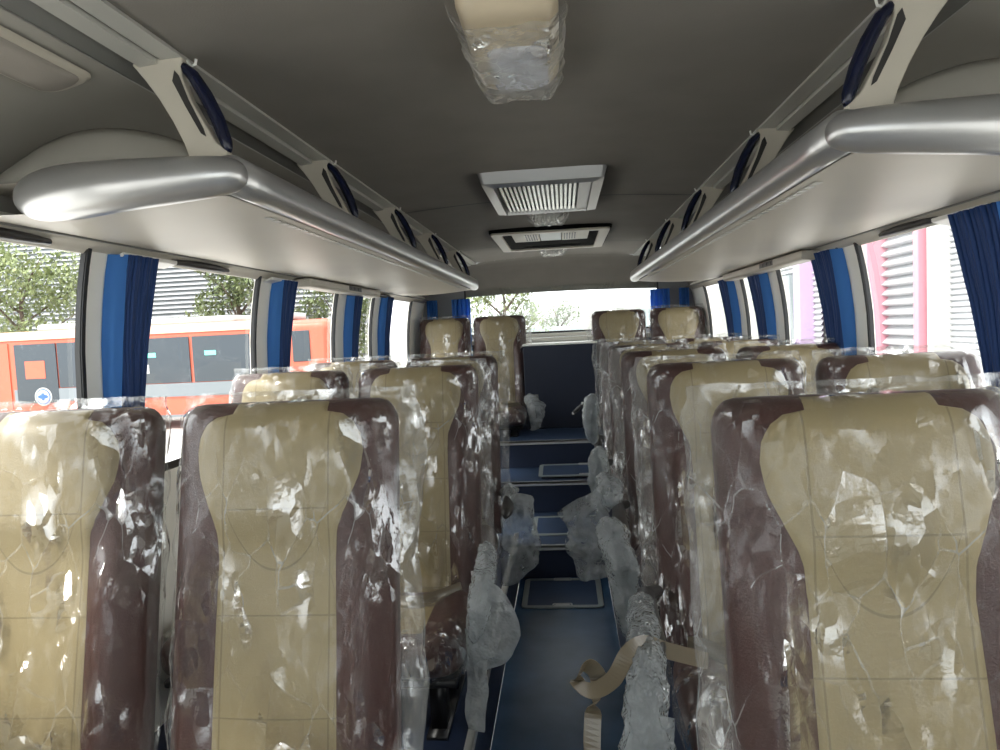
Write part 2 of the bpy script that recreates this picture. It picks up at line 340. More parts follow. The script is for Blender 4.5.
# side walls: lower band, pillars, upper band with the cove over the rack
def sgrid(m, s_, y0, y1, z0, z1, inset=0, nz=10):
    m.grid(lambda u, v: (s_*(wx(z0+(z1-z0)*v)-inset), y0+(y1-y0)*u, z0+(z1-z0)*v), 2, nz)
for side, s_ in (('left', -1), ('right', 1)):
    m = MB()
    m.grid(lambda u, v: (s_*1.245, YF+(YR-YF)*u, -.2+(ZB+.2)*v), 4, 4)
    sgrid(m, s_, YF, YR, .0, ZB)
    m.grid(lambda u, v: (s_*(1.225+.05*u), YF+(YR-YF)*v, ZB), 1, 1)
    for a, b in PIL: sgrid(m, s_, a, b, ZB, ZT, 0, 16); m.grid(lambda u, v: (s_*(wx(ZB+(ZT-ZB)*v)+.022*u), a, ZB+(ZT-ZB)*v), 1, 16); m.grid(lambda u, v: (s_*(wx(ZB+(ZT-ZB)*v)+.022*u), b, ZB+(ZT-ZB)*v), 1, 16); m.grid(lambda u, v: (s_*(wx(ZB+(ZT-ZB)*v)+.022), a+(b-a)*u, ZB+(ZT-ZB)*v), 1, 16)
    sgrid(m, s_, YF, YR, ZT, 1.70, 0, 3); m.grid(lambda u, v: (s_*(1.155+.07*u), YF+(YR-YF)*v, ZT), 1, 1)
    m.grid(lambda u, v: (s_*1.26, YF+(YR-YF)*v, ZT+.35*u), 1, 1)
    struct(m.build('wall_'+side, 'pillar', smooth=False))
    m = MB()
    prof = COVE
    m.sweep([(s_*a, b) for a, b in prof], [((0, y, 0), (1, 0, 0), (0, 0, 1)) for y in (YF, 1.2, 3, YR)], closed=False)
    o = struct(m.build('trim_%d' % (11 if s_ < 0 else 12), 'cove', smooth=True))
    # windows: black gasket with the pane inside
    for i in range(len(PIL)-1):
        y0, y1 = PIL[i][1], PIL[i+1][0]
        if y1-y0 < .2: continue
        g = MB()
        def P(y, z, d=0): return (s_*(wx(z)+.012+d), y, z)
        zs = [ZB+(ZT-ZB)*q/12 for q in range(13)]
        for ya, yb in ((y0, y0+.014), (y1-.014, y1)):
            g.grid(lambda u, v: P(ya+(yb-ya)*u, ZB+(ZT-ZB)*v, -.016), 1, 12)
            g.grid(lambda u, v: P(ya if ya != y0 else yb, ZB+(ZT-ZB)*v, -.014+.014*u), 1, 12)
        g.grid(lambda u, v: P(y0+(y1-y0)*u, ZB+.025*v, -.008), 4, 1)
        g.grid(lambda u, v: P(y0+(y1-y0)*u, ZT-.012*v, -.008), 4, 1)
        wn_ = struct(g.build('window_%d' % ((1 if s_ < 0 else 9)+i), 'black', solid=.004, loc=(s_*1.2, (y0+y1)/2, 1.33)))
        p = MB(); p.grid(lambda u, v: P(y0+.01+(y1-y0-.02)*u, ZB+.01+(ZT-ZB-.02)*v, .012), 2, 12)
        p.build('window_pane', 'glass', wn_, smooth=True, loc=(s_*1.2, (y0+y1)/2, 1.33)).location = (0, 0, 0)

# ceiling with a slight crown, seams, rear header
def zc(x): return 1.957+.03*(1-(x/.662)**2)
m = MB()
ys = [YF, 0, 1, 2, 3.265, 3.266, 4, 4.98, 4.981, 5.95]
m.sweep([(-.662+1.324*i/16, zc(-.662+1.324*i/16)) for i in range(17)], [((0, y, 0), (1, 0, 0), (0, 0, 1)) for y in ys], closed=False)
struct(m.build('ceiling', 'headliner', smooth=True))
for i, y in enumerate((3.265, 4.98)):
    m = MB(); m.sweep([(-.662+1.324*i/16, zc(-.662+1.324*i/16)-.003) for i in range(17)], [((0, yy, 0), (1, 0, 0), (0, 0, 1)) for yy in (y-.008, y+.008)], closed=False)
    struct(m.build('trim_%d' % (13+i), 'black'))
# header curving down to the rear window
HD = [(5.95, 0), (6.02, -.012), (6.08, -.04), (6.12, -.09), (6.14, -.16), (6.15, -.262)]
m = MB()
xs = [-1.14+2.28*i/24 for i in range(25)]
def ztop(x):
    return zc(x) if abs(x) < .662 else interp([(.662, 1.957), (.8, 1.935), (.95, 1.905), (1.03, 1.87), (1.09, 1.82), (1.125, 1.76), (1.14, 1.70)], abs(x))
def hdr(u, v):
    x = -1.14+2.28*u; j = min(int(v*5), 4); f = v*5-j
    y = HD[j][0]+(HD[j+1][0]-HD[j][0])*f; d = HD[j][1]+(HD[j+1][1]-HD[j][1])*f
    zb = 1.695 - .03*(abs(x)/1.14)**2
    z0 = ztop(x); return (x, y, z0+(zb-z0)*(-d/.262))
m.grid(hdr, 30, 20); struct(m.build('trim_15', 'headliner', smooth=True))
# rail strips either side of the headliner
for s_, nm in ((-1, 16), (1, 18)):
    m = MB(); m.sweep([(s_*.656, 1.949), (s_*.70, 1.947), (s_*.704, 1.957), (s_*.66, 1.962)], [((0, y, 0), (1, 0, 0), (0, 0, 1)) for y in (YF, 5.97)])
    m.sweep([(s_*.706, 1.940), (s_*.742, 1.936), (s_*.744, 1.955), (s_*.706, 1.957)], [((0, y, 0), (1, 0, 0), (0, 0, 1)) for y in (YF, 5.97)])
    struct(m.build('trim_%d' % nm, 'rail'))
    m = MB(); m.sweep([(s_*.744, 1.948), (s_*.80, 1.938), (s_*.802, 1.95), (s_*.744, 1.96)], [((0, y, 0), (1, 0, 0), (0, 0, 1)) for y in (YF, 5.97)])
    struct(m.build('trim_%d' % (nm+1), 'raildark'))
# outer roof skin (keeps daylight out above the lining)
m = MB(); m.grid(lambda u, v: (-1.27+2.54*u, -1.6+8.0*v, 2.05), 2, 2); struct(m.build('ceiling.001', 'buswhite'))

# rear wall, sill, rear window
m = MB()
def box_(a): m.box(*a)
box_((-1.22, 1.22, 6.12, 6.17, -.2, 1.30))
struct(m.build('wall_rear', 'navy'))
m = MB(); m.box(-1.22, -.80, 6.125, 6.17, 1.301, 1.75); m.box(.88, 1.22, 6.125, 6.17, 1.301, 1.75); struct(m.build('wall_rear.001', 'reartrim'))
m = MB(); m.box(-1.15, 1.15, 6.04, 6.12, 1.262, 1.30); m.box(-1.15, 1.15, 6.09, 6.12, 1.302, 1.335); struct(m.build('trim_20', 'pillar', bevel=.006))
m = MB(); m.box(-.80, .88, 6.13, 6.15, 1.335, 1.352); m.box(-.80, -.785, 6.13, 6.15, 1.35, 1.74); m.box(.865, .88, 6.13, 6.15, 1.35, 1.74)
w = struct(m.build('window_20', 'black', loc=(0, 6.14, 1.335)))
m = MB(); m.box(-.79, .87, 6.142, 6.146, 1.34, 1.75); m.build('window_pane', 'glass', w, loc=(0, 6.14, 1.335)).location = (0, 0, 0)
# navy partition between the two rear seat pairs
m = MB(); m.box(-.27, .31, 5.55, 6.03, .581, 1.245); struct(m.build('wall_inner', 'partition', bevel=.006))
m = MB(); m.box(-.275, .315, 5.54, 6.035, 1.2455, 1.26); struct(m.build('trim_21', 'pillar', bevel=.004))

# front end behind the camera: dash wall and windscreen
m = MB(); m.box(-1.27, 1.27, -1.62, -1.55, -.2, .85); m.box(-1.27, -1.1, -1.62, -1.55, .85, 2.05); m.box(1.1, 1.27, -1.62, -1.55, .85, 2.05); m.box(-1.1, 1.1, -1.62, -1.55, 1.93, 2.05)
struct(m.build('wall_front', 'cove'))
m = MB(); m.box(-1.1, 1.1, -1.6, -1.585, .85, .88); m.box(-1.1, 1.1, -1.6, -1.585, 1.90, 1.93)
w = struct(m.build('window_21', 'black', loc=(0, -1.59, .85)))
m = MB(); m.box(-1.1, 1.1, -1.594, -1.59, .87, 1.91); m.build('window_pane', 'glass', w, loc=(0, -1.59, .85)).location = (0, 0, 0)

# ------------------------------------------------------------------ luggage racks
def rack(s_, side):
    t = thing('luggage_rack', (s_*.85, 1.3, 1.70), 'silver edged overhead luggage rack with cream underside above the windows on the %s side' % side, 'luggage rack', 'overhead luggage racks')
    L = (s_*.85, 1.3, 1.70)
    def B(m_, n, mt, **kw):
        o = m_.build(n, mt, t, loc=L, **kw); o.location = (0, 0, 0); return o
    # plan path of the nose
    path = [(.575, 5.06), (.560, 4.9), (.562, 4), (.564, 3), (.565, 2.2), (.565, 1.45), (.566, 1.31)]
    pts = [Vector((s_*a, b, 1.716)) for a, b in path]
    fr = []
    for i, p in enumerate(pts):
        d = (pts[min(i+1, len(pts)-1)]-pts[max(i-1, 0)]).normalized(); A = d.cross(Vector((0, 0, 1)))
        k_ = 1
        fr.append((p, A*.034*k_, Vector((0, 0, 1))*.036*k_))
    m = MB(); m.sweep([(abs(cos(q))**.8*(1 if cos(q) > 0 else -1), abs(sin(q))**.8*(1 if sin(q) > 0 else -1)) for q in [2*pi*i/20 for i in range(20)]], fr)
    B(m, 'edge_tube', 'silver', smooth=True)
    cp = [(.528, 1.300, 1.712, .008), (.533, 1.300, 1.712, .020), (.545, 1.299, 1.711, .030), (.57, 1.297, 1.710, .037), (.62, 1.292, 1.708, .041), (.70, 1.288, 1.705, .045), (.78, 1.285, 1.702, .049), (.86, 1.290, 1.699, .053), (.93, 1.305, 1.698, .052), (.97, 1.325, 1.698, .046), (.997, 1.34, 1.699, .036), (1.012, 1.35, 1.70, .022), (1.018, 1.356, 1.70, .007)]
    m = MB(); m.tube([(s_*a, b, c) for a, b, c, d in cp], [d for a, b, c, d in cp], 28, flat=1.)
    B(m, 'end_cap', 'silver', smooth=True, sub=1)
    # underside and seam
    def xin(y):
        if y > 1.37: return .59
        return .59+.25*(1-sqrt(max(0, 1-((1.37-y)/.09)**2)))
    yy = [1.30+(5.05-1.30)*(q/40)**1.6 for q in range(41)]
    def under(u, v):
        y = yy[round(v*40)]; x0 = xin(y); x = x0+(1.10-x0)*u
        return (s_*x, y, 1.684-.016*u**1.2-.012*sin(pi*u))
    m = MB(); m.grid(under, 10, 40)
    m.grid(lambda u, v: (s_*(1.10*u+xin(yy[round(v*40)])*(1-u)), yy[round(v*40)], 1.725), 2, 40)
    B(m, 'underside_panel', 'rackunder', smooth=True)
    m = MB(); m.sweep([(s_*1.100, 1.6635), (s_*1.108, 1.664), (s_*1.108, 1.674), (s_*1.100, 1.674)], [((0, y, 0), (1, 0, 0), (0, 0, 1)) for y in (.2, 6.05)])
    B(m, 'seam_strip', 'raildark')
    m = MB()
    m.sweep([(s_*1.108, 1.668), (s_*1.13, 1.661), (s_*1.15, 1.650), (s_*1.160, 1.640), (s_*1.168, 1.640), (s_*1.168, 1.672), (s_*1.108, 1.678)], [((0, y, 0), (1, 0, 0), (0, 0, 1)) for y in (-.4, 3, 6.08)])
    B(m, 'window_trim_rail', 'rackunder', smooth=True)
    # perforated strip beside the tube
    m = MB()
    for q in range(70):
        y = 1.6+q*.045; m.box(min(s_*.612, s_*.63), max(s_*.612, s_*.63), y, y+.03, 1.6795, 1.681)
    B(m, 'perforated_strip', 'rail')
    # domed end panel of the bin
    def endp(u, v):
        x = .60+.50*u; top = 1.745+.085*sin(pi*min(1, max(0, u)))**.75
        z = 1.73+(top-1.73)*v; return (s_*x, 1.34-.04*sin(pi*u)+.05*v*v, z)
    m = MB(); m.grid(endp, 20, 6); B(m, 'end_panel', 'cove', smooth=True, solid=.006)
    # brackets with navy grips
    for y in (1.345, 2.19, 3.07, 3.93, 4.84):
        m = MB()
        outer = [(.760, 1.944), (.735, 1.912), (.71, 1.875), (.685, 1.83), (.665, 1.785), (.650, 1.735)]
        inner = [(.582, 1.738), (.578, 1.765), (.600, 1.785), (.622, 1.825), (.645, 1.87), (.660, 1.915), (.655, 1.95), (.69, 1.962)]
        m.prism([(s_*a, b) for a, b in outer+inner], y-.013, y+.013)
        b = B(m, 'bracket', 'cream', bevel=.004)
        g = MB()
        hp = [(.664, 1.940), (.640, 1.915), (.617, 1.875), (.597, 1.83), (.583, 1.785), (.580, 1.765)]
        hp2 = []
        for i in range(len(hp)-1):
            for q in range(3): hp2.append((hp[i][0]+(hp[i+1][0]-hp[i][0])*q/3, hp[i][1]+(hp[i+1][1]-hp[i][1])*q/3))
        hp2.append(hp[-1]); n_ = len(hp2)
        g.tube([(s_*a, y-.004, z) for a, z in hp2], [.006+.008*sin(pi*i/(n_-1))**.5 for i in range(n_)], 10, up=(0, 1, 0))
        h = g.build('grip_handle', 'navygrip', b, smooth=True, loc=L); h.location = (0, 0, 0)
        g = MB(); g.prism([(s_*a, b_) for a, b_ in [(.672, 1.925), (.678, 1.905), (.655, 1.855), (.628, 1.802), (.618, 1.795), (.622, 1.81), (.648, 1.868), (.664, 1.915)]], y-.0145, y+.0145)
        h = g.build('slot', 'darkplastic', b, loc=L); h.location = (0, 0, 0)
        g = MB(); g.tube([(s_*.652, y, 1.947), (s_*.645, y, 1.935), (s_*.636, y, 1.938), (s_*.634, y, 1.948)], .003, 6, up=(0, 1, 0))
        h = g.build('hook', 'whiteplastic', b, smooth=True, loc=L); h.location = (0, 0, 0)
    return t
rack(-1, 'left'); rack(1, 'right')

# small reading lamps on the cove inside the racks and cloth speaker panel
def cove_pt(x, off=0):
    z = interp([(.80, 1.935), (.87, 1.925), (.95, 1.905), (1.03, 1.87), (1.09, 1.82)], x); return z-off
def rrect(hx, hy, r, n=5):
    p = []
    for cx, cy, a0 in ((hx-r, hy-r, 0), (-hx+r, hy-r, 90), (-hx+r, -hy+r, 180), (hx-r, -hy+r, 270)):
        for q in range(n+1): a = radians(a0+90*q/n); p.append((cx+r*cos(a), cy+r*sin(a)))
    return p
def cove_item(s_, xa, xb, y0, y1, name, mt, label, cat, mt2=None, group=None):
    m = MB(); n_ = 6
    def f(u, v, off):
        x = xa+(xb-xa)*u
        return (s_*x, y0+(y1-y0)*v, cove_pt(x, off*(1 if 0 < u < 1 and 0 < v < 1 else .25)))
    def pan(m, q0, q1, off):
        hx, hy = (xb-xa)/2*q0, (y1-y0)/2*q1; cx, cy = (xa+xb)/2, (y0+y1)/2; ring = rrect(hx, hy, min(hx, hy)*.8, 6); k_ = len(ring)
        lv = ((1, .2), (.93, 1), (.6, 1), (.25, 1), (.01, 1))
        v = [(s_*(cx+a*q), cy+b*q, cove_pt(cx+a*q, off*w_)) for q, w_ in lv for a, b in ring]
        m.add(v, [(r_*k_+i, r_*k_+(i+1) % k_, (r_+1)*k_+(i+1) % k_, (r_+1)*k_+i) for r_ in range(4) for i in range(k_)])
    pan(m, 1, 1, .012)
    loc = (s_*(xa+xb)/2, (y0+y1)/2, cove_pt((xa+xb)/2))
    r = thing(name, loc, label, cat, group)
    m.build('frame', 'cream', r, smooth=True, solid=.003, loc=loc).location = (0, 0, 0)
    m = MB(); pan(m, .8, .92, .018)
    m.build('cover', mt, r, smooth=True, solid=.003, loc=loc).location = (0, 0, 0)
    return r
cove_item(-1, .835, .935, .9, 1.345, 'speaker_panel', 'fabricgrey', 'cloth covered speaker panel on the ceiling cove at the upper left corner', 'speaker')
for s_, y, lab in ((-1, 2.05, 'slim lamp inside the left luggage rack nearest the front'), (-1, 3.85, 'slim lamp deep inside the left luggage rack towards the rear'), (1, 1.9, 'slim lamp inside the right luggage rack nearest the front'), (1, 3.2, 'slim lamp deep inside the right luggage rack towards the rear')):
    cove_item(s_, .90, .95, y, y+.30, 'rack_lamp', 'whiteplastic', lab, 'lamp', group='lamps inside the luggage racks')

# curtain tracks above the windows: white housing with a dark curved grip
names = {(-1, 1.2): 'dark curved vent grip at the left edge of the photo under the rack', (-1, 2.08): 'dark curved vent grip above the left window with the tree and bus roof', (-1, 3.05): 'dark curved vent grip beside the left switch box', (-1, 4.45): 'dark curved vent grip in the far left row behind the switch box',
         (1, 2.14): 'dark curved vent grip above the pink columns on the right', (1, 3.22): 'dark curved vent grip beside the right switch box', (1, 4.45): 'dark curved vent grip in the far right row behind the switch box'}
for (s_, y), lab in names.items():
    loc = (s_*1.135, y, 1.655)
    r = thing('vent_grip', loc, lab, 'vent', 'curved vent grips above the windows')
    m = MB(); pts = [(s_*(1.138-.012*sin(pi*q/8)), y+.36*q/8, 1.650-.0*q) for q in range(9)]
    m.tube(pts, [.006+.009*sin(pi*(.1+.8*q/8)) for q in range(9)], 8, flat=.9); m.build('dark_grip', 'darkplastic', r, smooth=True, loc=loc).location = (0, 0, 0)
    m = MB(); m.sweep([(s_*1.118, 1.652), (s_*1.165, 1.634), (s_*1.165, 1.628), (s_*1.12, 1.640)], [((0, y-.27, 0), (1, 0, 0), (0, 0, 1)), ((0, y, 0), (1, 0, 0), (0, 0, 1))])
    m.build('white_housing', 'whiteplastic', r, bevel=.004, loc=loc).location = (0, 0, 0)
# switch boxes
for s_, lab in ((-1, 'long cream box with three dark switches under the left rack'), (1, 'long cream box with three dark switches under the right rack')):
    y0, y1 = (3.05, 4.25) if s_ < 0 else (3.05, 4.5)
    loc = (s_*1.09, (y0+y1)/2, 1.64)
    r = thing('switch_box', loc, lab, 'switch box', 'switch boxes under the racks')
    m = MB(); m.sweep([(s_*1.055, 1.662), (s_*1.055, 1.632), (s_*1.065, 1.622), (s_*1.13, 1.620), (s_*1.13, 1.656), (s_*1.10, 1.661)], [((0, y, 0), (1, 0, 0), (0, 0, 1)) for y in (y0, y1)])
    m.build('housing', 'rackunder', r, bevel=.006, loc=loc).location = (0, 0, 0)
    yb = 3.62 if s_ < 0 else 3.45
    m = MB(); m.box(min(s_*1.0535, s_*1.06), max(s_*1.0535, s_*1.06), yb, yb+.22, 1.634, 1.658); m.build('switch_plate', 'darkplastic', r, loc=loc).location = (0, 0, 0)
    for q in range(3):
        m = MB(); m.box(min(s_*1.051, s_*1.058), max(s_*1.051, s_*1.058), yb+.02+q*.066, yb+.068+q*.066, 1.638, 1.654); m.build('switch', 'grille', r, bevel=.002, loc=loc).location = (0, 0, 0)

# ------------------------------------------------------------------ ceiling fittings
def rrect(hx, hy, r, n=5):
    p = []
    for cx, cy, a0 in ((hx-r, hy-r, 0), (-hx+r, hy-r, 90), (-hx+r, -hy+r, 180), (hx-r, -hy+r, 270)):
        for q in range(n+1): a = radians(a0+90*q/n); p.append((cx+r*cos(a), cy+r*sin(a)))
    return p
def dish(m, cx, cy, levels, r, n=5):
    """levels (hx, hy, z): stacked rounded rectangles"""
    rings = [[(cx+a, cy+b, z) for a, b in rrect(hx, hy, min(r, hx*.9, hy*.9), n)] for hx, hy, z in levels]
    k_ = len(rings[0]); v = sum(rings, []); f = []
    for j in range(len(rings)-1):
        for i in range(k_): f.append((j*k_+i, j*k_+(i+1) % k_, (j+1)*k_+(i+1) % k_, (j+1)*k_+i))
    f.append(tuple(range((len(rings)-1)*k_, len(rings)*k_))); f.append(tuple(range(k_))[::-1])
    return m.add(v, f)
# dome lamp, bagged
loc = (-.03, 1.45, 1.985)
r = thing('dome_lamp', loc, 'cream ceiling lamp still bagged in clear plastic nearest the front', 'lamp')
m = MB(); dish(m, -.02, 1.44, [(.092, .225, 1.986), (.090, .222, 1.965), (.078, .205, 1.942), (.066, .185, 1.934)], .05, 8); m.build('lamp_body', 'lampbody', r, smooth=True, loc=loc).location = (0, 0, 0)
m = MB(); dish(m, -.012, 1.50, [(.060, .12, 1.936), (.056, .115, 1.928), (.046, .10, 1.925)], .03, 8); m.build('lens', 'lens', r, smooth=True, loc=loc).location = (0, 0, 0)
def bagf(u, v):
    y = 1.24+.46*v; x = -.02+(-.104+.208*u)*(1.04-.10*v)
    e = min(1, 6*min(u, 1-u))*min(1, 8*(1-v)+.2)
    n_ = noise.noise(Vector((x*22, y*22, 1)))*.005+noise.noise(Vector((x*60, y*60, 3)))*.0012-.004
    wob = noise.noise(Vector((u*9, v*9, 5)))*.008*(1-e)
    return (x+wob, y+wob*1.5, 1.972-.052*e**.6+n_)
m = MB(); m.grid(bagf, 44, 60); m.build('plastic_bag', 'lampfilm', r, loc=loc, fixn=False).location = (0, 0, 0)
# big grille hatch
loc = (0, 3.05, 1.98)
r = thing('air_grille', loc, 'square silver air return grille with bright slats on the ceiling', 'air grille')
m = MB()
for (a, b) in (((.245, .385, 1.985), (.232, .372, 1.942)),):
    o_ = rrect(a[0], a[1], .015, 2); i_ = rrect(b[0], b[1], .012, 2); i2 = rrect(.19, .335, .01, 2); i3 = rrect(.186, .33, .01, 2); n_ = len(o_)
    v = [(x, 3.05+y, a[2]) for x, y in o_]+[(x, 3.05+y, b[2]) for x, y in i_]+[(x, 3.05+y, 1.933) for x, y in i2]+[(x, 3.05+y, 1.958) for x, y in i3]
    f = [(j*n_+i, j*n_+(i+1) % n_, (j+1)*n_+(i+1) % n_, (j+1)*n_+i) for j in range(3) for i in range(n_)]
    m.add(v, f)
m.build('frame', 'silver', r, loc=loc).location = (0, 0, 0)
m = MB(); m.box(-.188, .188, 2.718, 3.382, 1.959, 1.963); m.build('backing', 'grille', r, loc=loc).location = (0, 0, 0)
m = MB()
for q in range(17):
    x = -.165+q*.29/16; m.sweep([(x-.0055, 1.941), (x+.0045, 1.9405), (x+.0045, 1.956), (x-.0055, 1.957)], [((0, yy, 0), (1, 0, 0), (0, 0, 1)) for yy in (2.722, 3.378)])
m.build('slats', 'amber', r, loc=loc).location = (0, 0, 0)
m = MB(); m.box(.140, .186, 2.72, 3.38, 1.9405, 1.957); m.build('side_flap', 'whiteplastic', r, loc=loc).location = (0, 0, 0)
# two round ceiling lamps
for y, hx, lab in ((3.75, .085, 'small bagged ceiling lamp between the two ceiling grilles'), (5.42, .085, 'small bagged ceiling lamp behind the rear ceiling hatch')):
    loc = (0, y, 1.985)
    r = thing('ceiling_lamp', loc, lab, 'lamp', 'small bagged ceiling lamps')
    m = MB(); dish(m, 0, y, [(hx, .09, 1.985), (hx*.95, .085, 1.955), (hx*.7, .065, 1.942)], .05, 6); m.build('lamp_body', 'whiteplastic', r, smooth=True, loc=loc).location = (0, 0, 0)
    m = MB(); m.grid(lambda u, v: ((u-.5)*.22, y-.11+.22*v, 1.975-.04*min(1, 6*min(u, 1-u, v, 1-v))+noise.noise(Vector((u*12, v*12, y)))*.008), 24, 24); m.build('plastic_bag', 'lampfilm', r, loc=loc, fixn=False).location = (0, 0, 0)
# rear hatch: black frame, cream rim, two grilles
loc = (0, 4.68, 1.98)
r = thing('roof_hatch', loc, 'wide cream and black framed roof hatch towards the rear of the ceiling', 'roof hatch')
m = MB(); dish(m, 0, 4.68, [(.365, .50, 1.985), (.365, .50, 1.962)], .03, 3); m.build('outer_frame', 'matte', r, loc=loc).location = (0, 0, 0)
m = MB()
o_ = rrect(.355, .49, .03, 3); i_ = rrect(.295, .43, .03, 3); n_ = len(o_)
v = [(x, 4.68+y, z) for z, pr in ((1.961, o_), (1.950, o_), (1.950, i_), (1.961, i_)) for x, y in pr]
m.add(v, [(j*n_+i, j*n_+(i+1) % n_, (j+1)*n_+(i+1) % n_, (j+1)*n_+i) for j in range(3) for i in range(n_)])
m.build('rim', 'cream', r, loc=loc).location = (0, 0, 0)
for sx in (-1, 1):
    m = MB(); m.box(min(sx*.07, sx*.235), max(sx*.07, sx*.235), 4.26, 4.64, 1.953, 1.961); pl = m.build('vent_plate', 'cream', r, bevel=.004, loc=loc); pl.location = (0, 0, 0)
    for a in range(5):
        x = sx*(.082+a*.016); m = MB(); m.box(min(x, x+sx*.009), max(x, x+sx*.009), 4.30, 4.58, 1.951, 1.9535); m.build('vent_slot', 'grille', pl, loc=loc).location = (0, 0, 0)
m = MB(); m.box(-.065, .065, 4.26, 4.64, 1.955, 1.961); m.build('centre_plate', 'hatchframe', r, loc=loc).location = (0, 0, 0)
m = MB(); m.box(-.20, .20, 4.98, 5.02, 1.957, 1.961); m.build('latch_bar', 'matte', r, loc=loc).location = (0, 0, 0)

# ------------------------------------------------------------------ floor hatches
def ringframe(m, cx, cy, hx, hy, w_, z0, z1, r_=.03):
    o_ = rrect(hx, hy, r_, 4); i_ = rrect(hx-w_, hy-w_, max(r_-w_, .008), 4); n_ = len(o_)
    v = [(cx+x, cy+y, z) for z, pr in ((z0, o_), (z1, o_), (z1, i_), (z0, i_)) for x, y in pr]
    m.add(v, [(j*n_+i, j*n_+(i+1) % n_, ((j+1) % 4)*n_+(i+1) % n_, ((j+1) % 4)*n_+i) for j in range(4) for i in range(n_)])
def floor_hatch(cx, cy, hx, hy, z, lab, tilt=0, w_=.028):
    loc = (cx, cy-hy, z)
    r = thing('floor_hatch', loc, lab, 'floor hatch', 'floor hatches along the aisle')
    m = MB(); ringframe(m, cx, cy, hx, hy, w_, z, z+.008); m.build('frame', 'hatchframe', r, bevel=.002, loc=loc).location = (0, 0, 0)
    m = MB(); m.box(cx-hx+w_, cx+hx-w_, cy-hy+w_, cy+hy-w_, z+.0005, z+.005); m.build('panel', 'step', r, loc=loc).location = (0, 0, 0)
    for yy_ in (cy-hy+w_*.5, cy+hy-w_*1.2):
        m = MB(); ringframe(m, cx, yy_+.008, .05, .016, .006, z+.008, z+.013, .012); m.box(cx-.035, cx+.035, yy_+.003, yy_+.012, z+.008, z+.012); m.build('latch', 'alu', r, loc=loc).location = (0, 0, 0)
    r.rotation_euler.x = tilt; return r
floor_hatch(-.005, 3.585, .205, .20, .001, 'floor hatch with grey frame at the foot of the steps')
floor_hatch(.08, 4.20, .26, .2, .1815, 'floor hatch lying flush on the lowest step')
r = floor_hatch(.17, 4.74, .32, .16, .40, 'loose floor hatch lid propped on the second step', tilt=.05)
m = MB(); m.box(-.13, .47, 4.60, 4.88, .3865, .398); m.build('lid_underside', 'black', r, loc=(.17, 4.58, .40)).location = (0, 0, 0)

# ------------------------------------------------------------------ seats
HW, TL, TOPZ = .215, .80, 1.033     # half width, backrest length, top height over the side floor
TA = radians(12); Dv = Vector((0, -sin(TA), -cos(TA))); Nv = Vector((0, -cos(TA), sin(TA)))
def SP(s, t, n): return Vector((0, 0, TOPZ)) + Vector((1, 0, 0))*s + Dv*t + Nv*n + Nv*(-.05)
BB = [(0, .094), (.026, .096), (.032, .128), (.045, .148), (.07, .163), (.10, .168), (.14, .162), (.18, .146), (.215, .130), (.245, .119), (.30, .116), (.5, .119), (.8, .121)]
def topf(t, r=.05): return sqrt(max(0, 1-(1-min(1, t/r))**2))
def hwf(t): return (HW - .035*(1-topf(t, .05)))
def frontn(s, t):
    h = hwf(t); u = min(1, abs(s)/h)
    base = (.052)*max(0, 1-u**5)**(1/2.4)*(.25+.75*topf(t, .045))
    bol = .030*exp(-((abs(s)-.160)/.032)**2)*sm(.18, .36, t)
    puff = .016*sm(.0, .07, t)*sm(.30, .20, t)*max(0, 1-(s/.17)**4)
    lum = .012*exp(-((t-.56)/.16)**2)*max(0, 1-(s/.12)**2)
    return base+bol+puff+lum
def backn(s, t):
    u = min(1, abs(s)/hwf(t)); return -.05*max(0, 1-u**5)**(1/2.4)*(.1+.9*topf(t, .06))
def seat_meshes():
    T = [0, .004, .01, .018, .027, .038, .05, .065]+[.08+.72*q/32 for q in range(33)]
    n_ = 40; m = MB()
    for t in T:
        h = hwf(t)
        for i in range(n_):
            a = i/n_; 
            if a < .5: s = h*cos(pi*a*2); s = h*(1 if cos(2*pi*a) > 0 else -1)*abs(cos(2*pi*a))**.55; nn = frontn(s, t)
            else: s = h*(1 if cos(2*pi*a) > 0 else -1)*abs(cos(2*pi*a))**.55; nn = backn(s, t)
            m.v.append(tuple(SP(s, t, nn)))
    for j in range(len(T)-1):
        for i in range(n_): m.f.append((j*n_+i, j*n_+(i+1) % n_, (j+1)*n_+(i+1) % n_, (j+1)*n_+i))
    m.f.append(tuple(range(n_))); m.f.append(tuple(range((len(T)-1)*n_, len(T)*n_)))
    p = MB(); p.uv = []
    T2 = [.003, .008, .014, .02, .026, .029, .032, .038, .045, .055]+[.07+.72*q/48 for q in range(49)]; c = 24
    for t in T2:
        b = interp(BB, t)
        for i in range(c+1):
            s = b*(-1+2*i/c); e = .0035 if 0 < i < c else -.004
            if t == T2[0]: e = -.002
            p.v.append(tuple(SP(s, t, frontn(s, t)+e))); p.uv.append((s, t))
    for j in range(len(T2)-1):
        for i in range(c): p.f.append((j*(c+1)+i, j*(c+1)+i+1, (j+1)*(c+1)+i+1, (j+1)*(c+1)+i))
    return m, p
